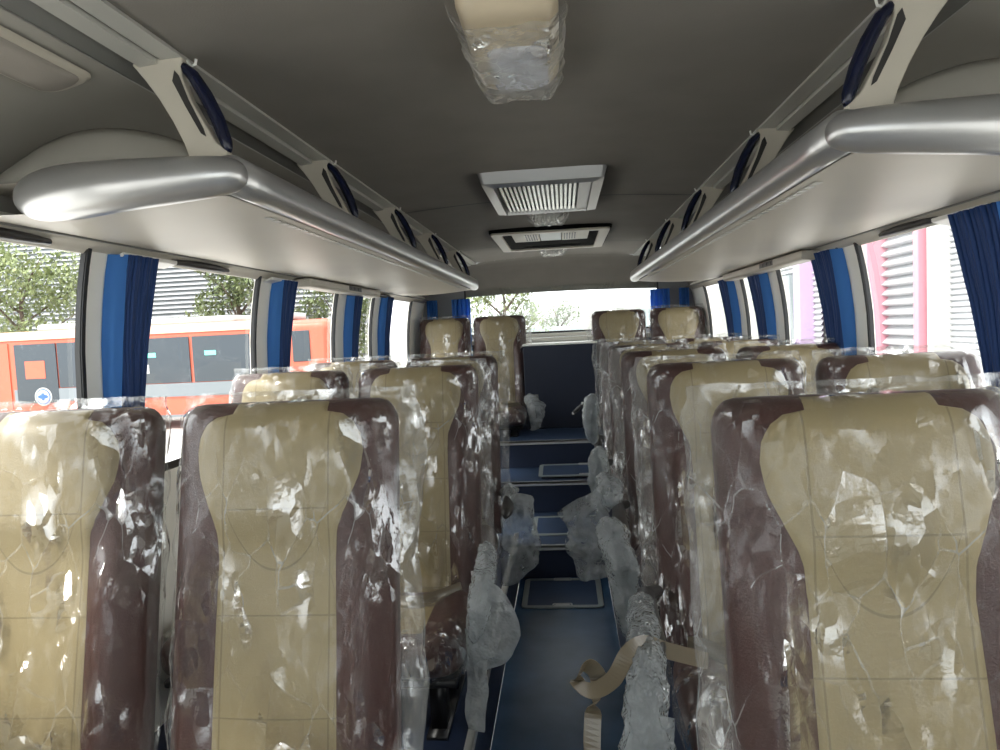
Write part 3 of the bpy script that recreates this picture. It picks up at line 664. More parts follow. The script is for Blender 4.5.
def seat_film(sgn, seed, flare=.045):
    """loose clear bag over the backrest; sgn = side the spare width hangs on"""
    m = MB(); R, C = 84, 96
    rnd = random.Random(seed)
    for j in range(R+1):
        t = -.022+.80*j/R
        fl = flare+.4*flare*noise.noise(Vector((t*5, seed, 0))); fs = .009+.007*noise.noise(Vector((t*6, seed, 9)))
        low = sm(.45, .8, t)
        for i in range(C):
            a = i/C; cs = cos(2*pi*a); s0 = (1 if cs > 0 else -1)*abs(cs)**.62
            w_ = HW+((fl if cs*sgn > 0 else fs))
            if t < .02: w_ -= .012*(1-t/.02 if t > 0 else 1)
            s = w_*s0
            tt = max(t, .002)
            if a < .5:
                nn = frontn(min(HW*.97, max(-HW*.97, s)), tt)+.010*topf(max(t, 0)+.004, .03)
                if abs(s) > HW*.93: nn *= max(0, 1-((abs(s)-HW*.93)/(w_-HW*.93+1e-6)))**.5
            else:
                nn = (backn(min(HW, max(-HW, s)), tt)-.008)*(1-abs(s0)**6)
            if t < 0: nn = .004 if a < .5 else -.002
            p = Vector((s*9+seed, t*7, nn*3))
            w1 = noise.noise(p+Vector((t*8, 0, 0))); w2 = noise.noise(Vector((s*30+t*18+seed, t*14-s*10, seed)))
            rid = (1-abs(w1)*2.2)*.005 + (1-abs(w2)*2.5)*.0018
            dn = max(-.002, rid) if a < .5 else -max(0, rid)
            ds = noise.noise(Vector((t*16, s0*2, seed+3)))*.007*abs(s0)**3
            m.v.append(tuple(SP(s+ds, t+.004*noise.noise(Vector((s*22, seed, 2))), nn+dn)))
    for j in range(R):
        for i in range(C): m.f.append((j*C+i, j*C+(i+1) % C, (j+1)*C+(i+1) % C, (j+1)*C+i))
    return m
def cushion_shape(inf=0, seed=0):
    """seat cushion: rounded slab, y from the backrest forward"""
    hx, hy, hz = .21+inf, .215+inf, .062+inf*1.1
    def f(u, v):
        a = 2*pi*u; b = pi*(v-.5)
        sg = lambda x, e: (1 if x > 0 else -1)*abs(x)**e
        x = hx*sg(cos(b), .35)*sg(cos(a), .35); y = hy*sg(cos(b), .35)*sg(sin(a), .35); z = hz*sg(sin(b), .7)
        if z > 0: z += .012*exp(-((abs(x)-.16)/.04)**2)
        if inf:
            n_ = noise.noise(Vector((x*14+seed, y*14, z*14)))*.012+noise.noise(Vector((x*40, y*40+seed, z*40)))*.004
            x += n_; z += n_*.6
        return (x, y-.385, z+.245)
    m = MB(); m.grid(f, 48, 24, closeu=True); return m
def ribbon(pts, w_, wd=(0, 0, 1), twist=0):
    m = MB(); pts = [Vector(p) for p in pts]; q = []
    for i in range(len(pts)-1):
        p0, p1, p2, p3 = pts[max(i-1, 0)], pts[i], pts[i+1], pts[min(i+2, len(pts)-1)]
        for k_ in range(8):
            t = k_/8; q.append(.5*((2*p1)+(p2-p0)*t+(2*p0-5*p1+4*p2-p3)*t*t+(3*p1-p0-3*p2+p3)*t**3))
    q.append(pts[-1]); n_ = len(q); wv = Vector(wd).normalized()
    for i, p in enumerate(q):
        d = (q[min(i+1, n_-1)]-q[max(i-1, 0)]).normalized()
        A = wv-d*wv.dot(d); A = A.normalized() if A.length > .05 else Vector((1, 0, 0))
        if twist: A = Matrix.Rotation(twist*i/n_, 3, d) @ A
        m.v += [tuple(p-A*w_/2), tuple(p+A*w_/2)]
    m.f = [(2*i, 2*i+1, 2*i+3, 2*i+2) for i in range(n_-1)]
    return m

def make_seat(aisle, seed, legh=.19, arm=True):
    """aisle = +1 when the aisle is towards +x"""
    r = thing('coach_seat', (0, 0, 0), 'x', 'seat')
    b, p = meshes['shell'], meshes['panel']
    def inst(name, me, parent=r, **kw):
        o = bpy.data.objects.new(name, me); COL.objects.link(o); o.parent = parent; return o
    k_ = ('film', aisle, seed, arm is None)
    bo = b.build('backrest', 'brown', r, smooth=True) if 'bm' not in meshes else inst('backrest', meshes['bm'])
    meshes['bm'] = bo.data
    po = p.build('beige_panel', 'beige', bo, smooth=True) if 'pm' not in meshes else inst('beige_panel', meshes['pm'], bo)
    meshes['pm'] = po.data; po['label'] = 'stitched beige centre panel with headrest lobes'
    if 'cm' not in meshes:
        c = cushion_shape().build('seat_cushion', 'brown', r, smooth=True); meshes['cm'] = c.data
        q = MB(); q.grid(lambda u, v: (-.105+.21*u, -.59+.40*v, .245+.062*(1-abs(v-.5)**6*40)+.003-.006*(u in (0, 1))), 12, 12)
        q.uv = [(9, 9)]*len(q.v); cp = q.build('cushion_panel', 'beige', c, smooth=True); meshes['cp'] = cp.data
        f = MB(); f.box(-.19, .19, -.57, -.19, .165, .188); fo = f.build('seat_frame', 'metaldark', r, bevel=.005); meshes['sf'] = fo.data
    else:
        c = inst('seat_cushion', meshes['cm']); inst('cushion_panel', meshes['cp'], c); fo = inst('seat_frame', meshes['sf'])
        bv = fo.modifiers.new('bevel', 'BEVEL'); bv.width = .005
    for sx in (-1, 1):
        key = ('leg', sx, legh)
        if key not in meshes:
            f = MB(); f.box(sx*.12-.022, sx*.12+.022, -.50, -.44, .172-legh+.004, .166); f.box(sx*.12-.022, sx*.12+.022, -.28, -.22, .172-legh+.004, .166); f.box(sx*.12-.03, sx*.12+.03, -.54, -.18, .170-legh, .178-legh+.004)
            meshes[key] = f.build('leg', 'metaldark', r, bevel=.003).data
        else: inst('leg', meshes[key])
    if arm:
        key = ('arm', aisle)
        if key not in meshes:
            a = MB(); a.tube([(aisle*.225, -.14, .43), (aisle*.262, -.18, .435), (aisle*.268, -.30, .43), (aisle*.268, -.44, .42), (aisle*.268, -.49, .415)], [.018, .024, .026, .024, .010], 12, flat=.9)
            meshes[key] = a.build('armrest', 'darkplastic', r, smooth=True).data
        else: inst('armrest', meshes[key])
    if k_ not in meshes:
        fo = seat_film(aisle, seed, .045 if arm is not None else .015).build('plastic_cover', 'film', r, smooth=True, fixn=True); meshes[k_] = fo.data
    else: inst('plastic_cover', meshes[k_])
    if 'cf' not in meshes: meshes['cf'] = cushion_shape(.016, 3).build('cushion_cover', 'film', r, smooth=True).data
    else: inst('cushion_cover', meshes['cf'])
    if 'belt' not in meshes:
        meshes['belt'] = ribbon([(-.16, -.185, .30), (-.13, -.25, .325), (-.05, -.33, .318), (.04, -.36, .322), (.10, -.30, .318), (.16, -.21, .31)], .045, (0, .6, .8)).build('seat_belt', 'belt', r, smooth=True, solid=.002).data
    else:
        o = inst('seat_belt', meshes['belt']); d = o.modifiers.new('solid', 'SOLIDIFY'); d.thickness = .002
    return r
meshes = {}
meshes['shell'], meshes['panel'] = seat_meshes()
def put(r, x, y, z, label, group, rz=0):
    r.location = (x, y, z); r['label'] = label; r['group'] = group; r.rotation_euler.z = rz
XL = (-.2504-.215, -.2504-.038-.645); XR = (.2873+.215, .2873+.038+.645)
GL, GR, GB = 'seats left of the aisle', 'seats right of the aisle', 'raised rear row seats'
seats = [
 (0, -1, 1.28, 1, 0, 'large brown and beige seat in the left foreground, second from the left edge'),
 (1, -1, 1.28, 2, 0, 'nearest row seat cut off by the left edge of the photo'),
 (0, -1, 2.407, 3, 0, 'second row seat left of the aisle, its brown cushion end showing'),
 (1, -1, 2.407, 4, 0, 'second row left window seat, only its headrest showing before the red bus'),
 (0, -1, 3.157, 5, 1, 'third row seat left of the aisle, with a dark armrest in loose plastic beside it'),
 (1, -1, 3.157, 2, 0, 'third row left window seat, only its bright headrest showing'),
 (0, 1, 1.05, 6, 0, 'largest beige and brown seat in the right foreground, nearest the camera'),
 (0, 1, 1.99, 7, 1, 'second row seat right of the aisle, behind the largest seat, belt looped beside it'),
 (1, 1, 1.99, 8, 0, 'second row right window seat, headrest showing below the pink columns'),
 (0, 1, 2.90, 1, 1, 'third row seat right of the aisle, partly hidden behind the second'),
 (1, 1, 2.90, 4, 0, 'third row right window seat, bright headrest behind the second row'),
 (0, 1, 3.75, 3, 1, 'fourth row seat right of the aisle, a narrow strip of its plastic cover showing'),
 (1, 1, 3.75, 2, 0, 'fourth row right window seat, sliver of headrest showing'),
 (0, 1, 4.55, 5, 1, 'fifth row seat right of the aisle, the last before the raised rear row'),
 (1, 1, 4.55, 8, 0, 'fifth row right window seat just in front of the rear row'),
]
for col_, s_, y, seed, arm, lab in seats:
    r = make_seat(-s_, seed, .172, (None if col_ == 1 else bool(arm)))
    put(r, (XL if s_ < 0 else XR)[col_] - {(6, 0): .012, (1, 0): .018 if s_ < 0 else 0, (2, 1): .028 if y < 2 else 0}.get((seed, col_), 0), y, .2505, lab, GL if s_ < 0 else GR)
rear = [(0, -1, 5.72, 6, 0, 'rear row seat just left of the navy partition'), (1, -1, 5.80, 4, 0, 'rear row seat in the far left corner beside the blue curtain'),
        (0, 1, 5.72, 1, 0, 'rear row seat just right of the navy partition, dull olive headrest'), (1, 1, 5.72, 8, 0, 'rear row seat in the far right corner beside the blue curtain')]
for col_, s_, y, seed, arm, lab in rear:
    r = make_seat(-s_, seed, .065, (None if col_ == 1 else bool(arm)))
    put(r, (XL if s_ < 0 else XR)[col_], y, .474, lab, GB)
    for c in r.children:
        pass

# ------------------------------------------------------------------ loose bubble wrap on the armrests
def lumpy(m, pts, rad, seed, n=30, amp=.35):
    pts = [Vector(p) for p in pts]; q = []; rr = []
    for i in range(len(pts)-1):
        for k_ in range(8): q.append(pts[i].lerp(pts[i+1], k_/8)); rr.append(rad[i]+(rad[i+1]-rad[i])*k_/8)
    q.append(pts[-1]); rr.append(rad[-1]); st = len(m.v); N_ = len(q)
    for i, (p, r0) in enumerate(zip(q, rr)):
        d = (q[min(i+1, N_-1)]-q[max(i-1, 0)]).normalized(); A = d.cross(Vector((.3, 1, .1))).normalized(); B = A.cross(d)
        e = min(1, .35+i*.3, .35+(N_-1-i)*.3)
        for k_ in range(n):
            a = 2*pi*k_/n; dd = A*cos(a)+B*sin(a)
            nz = noise.noise(p*14+dd*1.6+Vector((seed, 0, 0))); nz2 = 1-abs(noise.noise(p*26+dd*2.5+Vector((0, seed, 0))))*3
            nz3 = 1-abs(noise.noise(p*48+dd*4+Vector((0, seed, 9))))*3
            m.v.append(tuple(p+dd*r0*e*(1+amp*1.2*nz+.15*nz2+.04*nz3)))
    for i in range(N_-1):
        for k_ in range(n): m.f.append((st+i*n+k_, st+i*n+(k_+1) % n, st+(i+1)*n+(k_+1) % n, st+(i+1)*n+k_))
    m.f.append(tuple(st+k_ for k_ in range(n))[::-1]); m.f.append(tuple(st+(N_-1)*n+k_ for k_ in range(n)))
def sheet(m, P, seed, amp=.012, n=36):
    """Bezier net through a table of control points, crumpled"""
    st = len(m.v); R_ = len(P)-1; C_ = len(P[0])-1
    bz = lambda k_, t: [math.comb(k_, a)*t**a*(1-t)**(k_-a) for a in range(k_+1)]
    for j in range(n+1):
        bv = bz(R_, j/n)
        for i in range(n+1):
            bu = bz(C_, i/n); p = Vector((0, 0, 0))
            for b in range(R_+1):
                for a in range(C_+1): p += Vector(P[b][a])*(bu[a]*bv[b])
            nz = Vector((noise.noise(p*13+Vector((seed, 0, 0))), noise.noise(p*13+Vector((0, seed, 5))), .5*noise.noise(p*13+Vector((7, 0, seed)))))
            rd = 1-abs(noise.noise(p*22+Vector((seed, seed, 0))))*3; r2 = 1-abs(noise.noise(p*50+Vector((seed, 0, 4))))*3
            m.v.append(tuple(p+nz*amp*2+Vector((.4, -1, .3))*(rd*amp*.8+r2*amp*.3)))
    for j in range(n):
        for i in range(n): m.f.append((st+j*(n+1)+i, st+j*(n+1)+i+1, st+(j+1)*(n+1)+i+1, st+(j+1)*(n+1)+i))
def wrap(label, base, fn, mt='bubble', name='bubble_wrap', cat='bubble wrap'):
    m = MB(); fn(m); o = m.build(name, mt, smooth=True, loc=base, fixn=False); return tag(o, label, cat, 'bubble wrap hanging by the aisle seats')
def w1(m):
    lumpy(m, [(-.215, 2.16, .715), (-.205, 2.06, .70), (-.205, 1.96, .66), (-.215, 1.90, .60), (-.225, 1.88, .52)], [.022, .03, .032, .03, .016], 1, amp=.25)
    sheet(m, [[(-.245, 2.0, .69), (-.205, 1.93, .70), (-.16, 1.93, .665)], [(-.25, 1.92, .60), (-.18, 1.84, .58), (-.02, 1.88, .53)], [(-.25, 1.88, .48), (-.24, 1.85, .47), (-.20, 1.86, .45)]], 2, .006)
    sheet(m, [[(-.255, 1.90, .56), (-.19, 1.88, .54)], [(-.26, 1.86, .44), (-.175, 1.85, .44)], [(-.245, 1.81, .32), (-.21, 1.81, .31)]], 5, .006)
wrap('bubble wrap draped down from the second row left armrest to a point', (-.2, 1.92, .31), w1)
def w2(m):
    sheet(m, [[(-.235, 2.96, .68), (-.215, 2.82, .735), (-.15, 2.80, .73), (-.105, 2.86, .70)], [(-.23, 2.80, .66), (-.20, 2.72, .60), (-.11, 2.72, .64), (-.075, 2.80, .60)], [(-.23, 2.74, .52), (-.20, 2.70, .52), (-.11, 2.72, .50), (-.065, 2.79, .52)], [(-.235, 2.72, .38), (-.22, 2.72, .36), (-.16, 2.73, .37), (-.09, 2.78, .44)]], 12, .008)
    lumpy(m, [(-.215, 3.02, .70), (-.20, 2.92, .70), (-.19, 2.84, .68)], [.02, .034, .02], 13)
wrap('cloudy wrap around the dark armrest of the third row left seat', (-.2, 2.85, .37), w2, 'bubble_thin')
def w3(m):
    sheet(m, [[(-.26, 5.36, .86), (-.21, 5.28, .90), (-.15, 5.28, .86), (-.12, 5.32, .80)], [(-.25, 5.26, .78), (-.20, 5.18, .80), (-.13, 5.18, .80), (-.10, 5.26, .72)], [(-.225, 5.22, .62), (-.21, 5.2, .60), (-.17, 5.2, .62), (-.15, 5.24, .66)]], 22, .014)
    lumpy(m, [(-.24, 5.42, .86), (-.20, 5.34, .84), (-.17, 5.27, .76)], [.02, .045, .03], 23)
wrap('small crumpled wrap at the rear left seat by the navy partition', (-.2, 5.3, .6), w3)
def w4(m):
    lumpy(m, [(.165, 2.42, .72), (.20, 2.38, .66), (.215, 2.32, .60), (.222, 2.30, .50), (.222, 2.28, .36)], [.03, .05, .052, .042, .026], 31)
wrap('knotted column of bubble wrap hanging beside the third row right seat', (.21, 2.3, .36), w4)
def w5(m):
    sheet(m, [[(.195, 2.72, .76), (.14, 2.70, .76), (.07, 2.70, .72), (.01, 2.72, .665)], [(.20, 2.64, .64), (.14, 2.58, .66), (.08, 2.60, .64), (.04, 2.66, .60)], [(.20, 2.62, .52), (.15, 2.56, .52), (.10, 2.58, .50), (.04, 2.64, .50)], [(.19, 2.62, .44), (.15, 2.60, .43), (.09, 2.62, .415), (.06, 2.66, .44)]], 33, .012)
    lumpy(m, [(.20, 2.84, .78), (.21, 2.76, .74), (.215, 2.66, .70)], [.036, .046, .03], 35)
wrap('big cloudy sheet of wrap billowing into the aisle from the right', (.1, 2.65, .42), w5, 'bubble_thin')
def w6(m): lumpy(m, [(.205, 3.30, .82), (.19, 3.26, .74), (.195, 3.24, .62), (.205, 3.22, .50)], [.025, .045, .04, .025], 41)
wrap('narrow roll of wrap on the fourth row right armrest', (.2, 3.26, .5), w6)
def w7(m): lumpy(m, [(.215, 4.22, .98), (.20, 4.20, .88), (.195, 4.18, .78), (.21, 4.16, .68)], [.03, .045, .04, .02], 51)
wrap('wrap bulging from the fifth row right seat near the partition', (.2, 4.2, .68), w7)
def w8(m):
    lumpy(m, [(.225, 1.80, .68), (.215, 1.62, .685), (.205, 1.50, .665), (.195, 1.42, .62), (.19, 1.38, .54), (.19, 1.36, .42)], [.03, .034, .036, .042, .05, .05], 61, amp=.2)
    sheet(m, [[(.15, 1.40, .60), (.20, 1.36, .625), (.245, 1.38, .60)], [(.13, 1.37, .56), (.19, 1.31, .56), (.24, 1.35, .54)], [(.14, 1.37, .42), (.19, 1.33, .40), (.245, 1.37, .42)]], 63, .006)
wrap('nearest bubble wrap bundle on the right armrest under the looped belt', (.19, 1.4, .42), w8)

# the loose seat belt looped over that armrest (webbing hangs from the armrest)
m = ribbon([(.36, 1.62, .60), (.27, 1.55, .655), (.205, 1.50, .698), (.165, 1.47, .69), (.13, 1.44, .65), (.085, 1.42, .635), (.055, 1.42, .655), (.075, 1.45, .675), (.10, 1.46, .64), (.085, 1.43, .58), (.08, 1.40, .50), (.095, 1.38, .44)], .036, (.2, .5, .85), twist=1.2)
def of_seat(lab): return [o for o in COL.objects if o.get('label', '').startswith(lab)][0]
def part_at(m, name, mt, seat, lab=None, **kw):
    o = m.build(name, mt, seat, loc=tuple(seat.location), **kw); o.location = (0, 0, 0)
    if lab: o['label'] = lab
    return o
part_at(m, 'loose_seat_belt', 'belt', of_seat('second row seat right of the aisle'), 'olive brown webbing looped into the aisle', smooth=False, solid=.0012)
m = MB(); m.tube([(.10, 4.40, .845), (.125, 4.38, .87), (.155, 4.36, .90), (.20, 4.34, .92)], [.010, .014, .010, .006], 8)
bk = part_at(m, 'belt_buckle', 'darkplastic', of_seat('fifth row seat right of the aisle'), 'dark buckle with a white tip', smooth=True)
m = MB(); m.box(.088, .102, 4.39, 4.41, .835, .850); m.box(.148, .166, 4.35, 4.37, .90, .915); o = m.build('buckle_tip', 'whiteplastic', bk, bevel=.003, loc=tuple(bk.parent.location)); o.location = (0, 0, 0)

# ------------------------------------------------------------------ curtains
def curtain(s_, yp, label, wide=.30, z0=.98, z1=1.645):
    yp -= .035
    loc = (s_*1.17, yp+.1, z1); R_ = 14; n_ = 90
    m = MB()
    for j in range(R_+1):
        v = j/R_; z = z1+(z0-z1)*v; wd = wide*(1-.55*sm(.0, 1., v)); xw = wx(z)-.006
        for i in range(n_+1):
            q = i/n_; f = .5+.5*cos(q*pi*22)
            m.v.append((s_*(xw-.044+.022*f+.004*sin(q*17+v*3)), yp+.008+(wd-.008)*q+.004*sin(q*44*pi), z))
    c = n_+1
    m.f = [(j*c+i, j*c+i+1, (j+1)*c+i+1, (j+1)*c+i) for j in range(R_) for i in range(n_)]
    o = m.build('curtain', 'curtain', smooth=True, solid=.003, loc=loc); tag(o, label, 'curtain', 'blue window curtains')
    m = MB()
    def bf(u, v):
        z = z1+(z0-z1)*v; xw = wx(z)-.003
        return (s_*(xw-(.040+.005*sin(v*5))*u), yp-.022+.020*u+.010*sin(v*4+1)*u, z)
    m.grid(bf, 6, 14); b = m.build('lit_curtain_fold', 'curtainlit', o, smooth=True, loc=loc); b.location = (0, 0, 0); b['label'] = 'flat edge of the curtain with window light painted in as bright blue'  # front fold of the same curtain, daylight painted in by the brighter blue
    return o
for s_, nm in ((-1, 'left'), (1, 'right')):
    for yp, lab in ((.83, None), (1.85, {'left': 'large blue curtain gathered at the nearest left pillar', 'right': 'large dark blue curtain at the right edge of the photo'}[nm]),
                    (2.92, {'left': 'second blue curtain from the left, before the red bus rear', 'right': 'second nearest blue curtain on the right, left of the pink columns'}[nm]),
                    (3.95, {'left': 'third blue curtain on the left above the third row', 'right': 'third blue curtain on the right, beside the lilac column'}[nm]),
                    (4.69, {'left': 'fourth blue curtain on the left, dark and narrow', 'right': 'fourth and farthest narrow blue curtain on the right wall'}[nm])):
        if lab: curtain(s_, yp, lab, wide=.14 if s_ < 0 else .21)
def rcurtain(x0, x1, label, y=6.05, z0=1.0, z1=1.665):
    m = MB(); n_ = 40
    m.grid(lambda u, v: (x0+(x1-x0)*u, y+.018*sin(u*pi*8), z1+(z0-z1)*v), n_, 6)
    o = m.build('curtain', 'curtainlit', smooth=True, solid=.003, loc=((x0+x1)/2, y, z1)); tag(o, label, 'curtain', 'blue rear window curtains')
rcurtain(-.90, -.74, 'blue curtain left of the rear window behind the seat tops')
rcurtain(-1.12, -1.03, 'narrow blue curtain in the far left rear corner')
rcurtain(.80, .96, 'blue curtain right of the rear window behind the seat tops')
rcurtain(1.04, 1.12, 'narrow blue curtain in the far right rear corner')

# ------------------------------------------------------------------ outside
GZ = -1.0
m = MB(); m.box(-70, 70, -40, 90, GZ-.2, GZ); struct(m.build('ground', 'ground'))
# the red bus, side-on across the yard
by = 18.6
r = thing('parked_bus', (-12, by+1.2, GZ), 'orange red city bus with peach roof parked outside the left windows', 'bus')
L = (-12, by+1.2, GZ)
def BP(m_, n, mt, par=None, **kw): o = m_.build(n, mt, par or r, loc=L, **kw); o.location = (0, 0, 0); return o
x0, x1 = -18.5, -6.35
m = MB()
prof = [(0, .35), (0, 2.62), (.08, 2.80), (.25, 2.90), (2.2, 2.90), (2.4, 2.8), (2.45, 2.6), (2.45, .35)]
m.sweep([(a, b) for a, b in prof], [((x, by, GZ), (0, 1, 0), (0, 0, 1)) for x in (x0, x1-.12)] + [((x1, by+.1, GZ+.02), (0, .92, 0), (0, 0, .985))])
BP(m, 'body', 'red', bevel=.04)
m = MB(); m.sweep([(-.02, 2.70), (.06, 2.86), (.25, 2.95), (2.2, 2.95), (2.4, 2.82), (2.4, 2.7), (.0, 2.7)], [((x, by, GZ), (0, 1, 0), (0, 0, 1)) for x in (x0, x1-1.7)]); BP(m, 'roof_band', 'busroof')
for a, b in ((-15.2, -13.4), (-11.8, -9.2), (-8.7, -7.6)):
    m = MB(); m.box(a, b, by+.5, by+1.9, GZ+2.93, GZ+3.14); BP(m, 'roof_unit', 'buswhite', bevel=.08, seg=3)
m = MB(); m.box(x0+.3, -15.7, by-.03, by+.01, GZ+.75, GZ+2.62); BP(m, 'door_zone', 'red')
gz0, gz1 = GZ+1.32, GZ+2.58
for a, b in ((-18.3, -17.6), (-17.2, -16.35), (-15.5, -14.25), (-14.2, -12.1), (-12.05, -10.3), (-10.2, -8.55), (-8.5, -7.95)):
    m = MB(); m.box(a, b, by-.045, by-.01, gz0 if a > -15 else GZ+.9, gz1); BP(m, 'bus_window', 'busglass')
m = MB(); m.box(-15.6, -8.0, by-.04, by-.005, GZ+.93, GZ+1.30); BP(m, 'grey_panel', 'busgrey')
for a, b in ((-15.2, -14.6), (-13.5, -13.1), (-16.9, -16.5)):
    m = MB(); m.box(a, b, by-.055, by-.046, GZ+1.6, GZ+2.1); BP(m, 'red_seat_seen_inside', 'red')
for a in (-11.6, -9.85):
    m = MB(); m.box(a, a+.32, by-.052, by-.046, GZ+2.05, GZ+2.17); BP(m, 'green_sign', 'green_led')
m = MB(); m.box(-11.7, -11.5, by-.052, by-.046, GZ+1.6, GZ+1.85); BP(m, 'notice', 'buswhite')
m = MB(); m.box(-7.35, -6.85, by-.03, by+.01, GZ+1.75, GZ+2.6); BP(m, 'rear_quarter_window', 'busglass', bevel=.02)
m = MB(); m.box(x0+.1, -8.0, by-.03, by-.003, GZ+.35, GZ+.42); BP(m, 'skirt', 'busgrey')
m = MB(); m.disc((-14.72, by-.045, GZ+1.08), (.26, 0, 0), (0, 0, .26), (0, -.01, 0)); em = BP(m, 'round_emblem', 'buswhite')
m = MB(); m.disc((-14.72, by-.058, GZ+1.08), (.22, 0, 0), (0, 0, .22), (0, -.004, 0)); BP(m, 'emblem_ring', 'blue_mark', em)
m = MB(); m.disc((-14.72, by-.064, GZ+1.08), (.19, 0, 0), (0, 0, .19), (0, -.004, 0)); BP(m, 'emblem_field', 'buswhite', em)
m = MB(); m.disc((-14.72, by-.07, GZ+1.08), (.16, 0, 0), (0, 0, .06), (0, -.004, 0)); m.box(-14.76, -14.68, by-.078, by-.07, GZ+.98, GZ+1.18); BP(m, 'emblem_mark', 'blue_mark', em)
for xw in (-16.9, -8.6, -13.0):
    m = MB(); m.disc((xw, by-.02, GZ+.48), (.48, 0, 0), (0, 0, .48), (0, .3, 0), 32); BP(m, 'wheel', 'black')
# trees
def tree(x, y, h, rad, label, mt, n_=1500, seed=1, trunk=True, loc_z=GZ, group=None, low=.35):
    rnd = random.Random(seed); r = thing('tree', (x, y, GZ), label, 'tree', group)
    t = MB(); t.tube([(0, 0, 0), (.05, .02, h*.35), (-.04, 0, h*.6), (0, 0, h*.85)], [.14, .1, .07, .03], 8)
    for q in range(7):
        a = q*2.4; t.tube([(0, 0, h*(.35+.06*q)), (cos(a)*rad*.45, sin(a)*rad*.45, h*(.5+.06*q)), (cos(a)*rad*.8, sin(a)*rad*.8, h*(.58+.06*q))], [.05, .03, .01], 6)
    t.build('trunk', 'bark', r, smooth=True)
    f = MB(); cl = [(rnd.uniform(-.7, .7)*rad, rnd.uniform(-.6, .6)*rad, h*rnd.uniform(low, .95), rad*rnd.uniform(.25, .5)) for _ in range(22)]
    for q in range(n_):
        cx, cy, cz, cr = rnd.choice(cl)
        d = Vector((rnd.gauss(0, 1), rnd.gauss(0, 1), rnd.gauss(0, 1))).normalized()*cr*rnd.uniform(.4, 1)**.5
        p = Vector((cx, cy, cz))+d; a = Vector((rnd.gauss(0, 1), rnd.gauss(0, 1), rnd.gauss(0, 1))).normalized(); b = a.cross(Vector((.3, .2, 1))).normalized(); s = rnd.uniform(.05, .10)*h/5
        f.add([p-a*s, p-b*s*.5, p+a*s, p+b*s*.5], [(0, 1, 2, 3)])
    f.build('foliage', mt, r, fixn=False)
    return r
tree(-20.0, 24.5, 6.4, 2.7, 'broad leafy tree behind the red bus at far left', 'leaf2', 8320, 3)
tree(-11.6, 24.5, 6.3, 1.9, 'leafy tree over the middle of the red bus roof', 'leaf', 5440, 4)
tree(-8.2, 25.5, 6.2, 1.5, 'tree above the rear end of the red bus', 'leaf', 4160, 5)
tree(-1.9, 24, 4.6, 1.5, 'green tree seen through the rear window above the seat', 'leaf2', 4480, 6)
tree(-.15, 30, 3.4, 1.0, 'round bush seen in the middle of the rear window', 'leaf', 2880, 7)
# louvred building behind the trees
r = thing('white_building', (-20, 30, GZ), 'white louvred building behind the red bus', 'building'); L = (-20, 30, GZ)
m = MB(); m.box(-34, -8.5, 30.2, 34, GZ, 6.5); BP(m, 'wall', 'busgrey')
m = MB()
for q in range(36): z = GZ+.4+q*.2; m.add([(-34, 30.05, z), (-8.5, 30.05, z), (-8.5, 30.2, z+.13), (-34, 30.2, z+.13), (-34, 30.05, z-.01), (-8.5, 30.05, z-.01), (-8.5, 30.2, z+.0), (-34, 30.2, z+.0)], [(0, 1, 2, 3), (4, 5, 1, 0), (7, 6, 5, 4)])
BP(m, 'louvres', 'louvre')
# building on the right: louvres between pink columns
r = thing('pink_column_building', (9, 16, GZ), 'white louvred building with pink and lilac columns outside the right windows', 'building'); L = (9, 16, GZ)
WXR = 7.0
m = MB(); m.box(WXR+.4, WXR+4, 4, 34, GZ, 6); BP(m, 'wall', 'siding')
def louv(y0, y1, step, z0=GZ, z1=5.5, xo=0, depth=.16, nm='louvre_panel', mt='louvre'):
    m = MB(); z = z0
    while z < z1:
        m.add([(WXR+xo, y0, z), (WXR+xo, y1, z), (WXR+xo+depth, y1, z+step*.75), (WXR+xo+depth, y0, z+step*.75), (WXR+xo+.02, y0, z-.02), (WXR+xo+.02, y1, z-.02), (WXR+xo+depth, y1, z-step*.25), (WXR+xo+depth, y0, z-step*.25)], [(0, 1, 2, 3), (1, 0, 4, 5), (4, 5, 6, 7)]); z += step
    BP(m, nm, mt)
def colm(y, w_, mt, x=-.25):
    m = MB(); m.box(WXR+x, WXR+.4, y-w_/2, y+w_/2, GZ, 6); BP(m, 'column', mt, bevel=.02)
louv(14.5, 16.3, .21)
colm(16.25, .34, 'pink', -.3); colm(14.38, .20, 'pink', -.1)
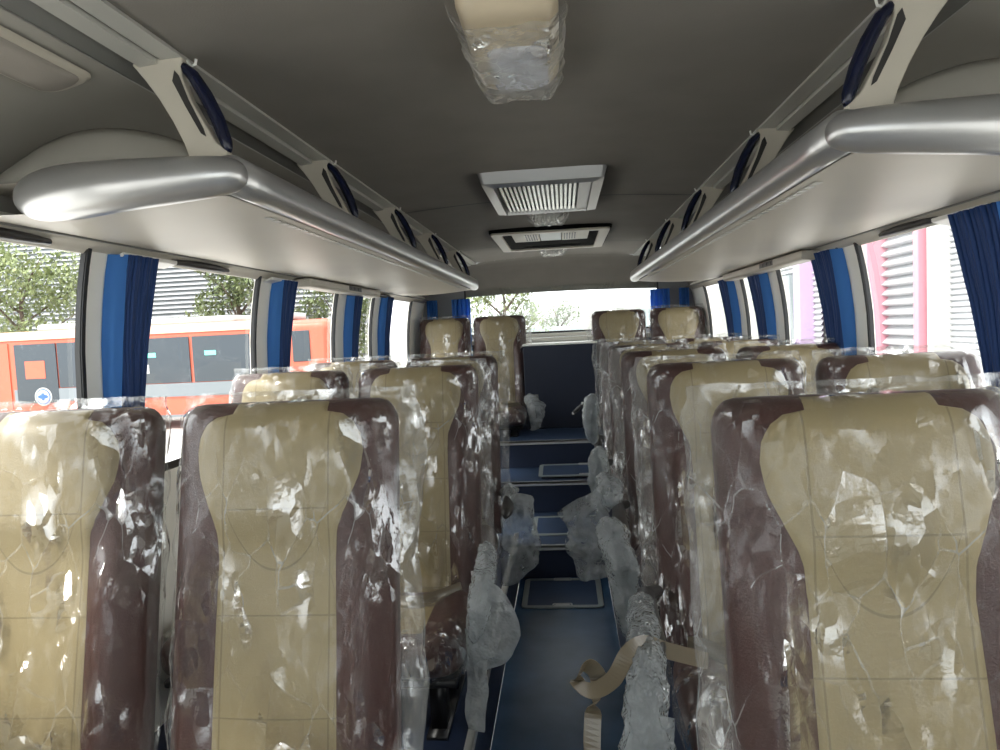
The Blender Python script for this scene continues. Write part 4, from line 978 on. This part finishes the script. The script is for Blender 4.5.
louv(8, 14.1, .11, xo=.3, depth=.06); colm(14.05, .22, 'buswhite', .0)
m = MB(); m.box(WXR+.2, WXR+.4, 11.6, 11.75, GZ, 5); BP(m, 'downpipe', 'buswhite')
louv(16.7, 20.2, .16, xo=.25, depth=.08, z0=GZ)
m = MB(); m.box(WXR+.1, WXR+.35, 16.8, 18.2, .2, 2.1); BP(m, 'dark_window', 'fargrey')
louv(20.0, 25, .16, xo=.1, depth=.08); colm(20.9, .55, 'lilac')
m = MB(); m.box(WXR+.0, WXR+.38, 22.3, 24.6, GZ, 2.6); BP(m, 'dark_door', 'fargrey')
# beyond the rear window
r = thing('far_building', (3, 45, GZ), 'pale overexposed building beyond the rear window', 'building'); L = (3, 45, GZ)
m = MB(); m.box(-2, 14, 45, 50, GZ, 3.0); BP(m, 'wall', 'farwall')
for xx in (2.2, 4.6, 7.2): m = MB(); m.box(xx, xx+.9, 44.9, 45.05, .6, 2.2); BP(m, 'window_opening', 'fargrey')
m = MB(); m.box(-1.35, .75, 26.5, 28, GZ, 1.36); o = m.build('container', 'fargrey', bevel=.05, loc=(-.3, 27.2, GZ)); tag(o, 'grey green container standing behind the bus, seen over the sill', 'container')
for i, (x, y) in enumerate(((1.6, 30), (4.2, 31))):
    r = thing('parked_car', (x, y, GZ), ['white parked car left of centre beyond the rear window', 'white parked car further right beyond the rear window'][i], 'car', 'parked cars behind the bus'); L = (x, y, GZ)
    m = MB(); pr = [(-1.1, .3), (-1.15, .8), (-.95, 1.0), (-.7, 1.5), (.6, 1.52), (.9, 1.05), (1.15, .95), (1.15, .3)]; m.prism([(x+a, GZ+b+.0) for a, b in pr], y, y+1.6); BP(m, 'body', 'buswhite', bevel=.05)
    m = MB(); m.prism([(x-.62, GZ+1.08), (x-.55, GZ+1.42), (x+.5, GZ+1.42), (x+.66, GZ+1.08)], y-.02, y); BP(m, 'side_window', 'busglass')
    for xx in (-.7, .7): m = MB(); m.disc((x+xx, y-.02, GZ+.33), (.33, 0, 0), (0, 0, .33), (0, .2, 0)); BP(m, 'wheel', 'black')
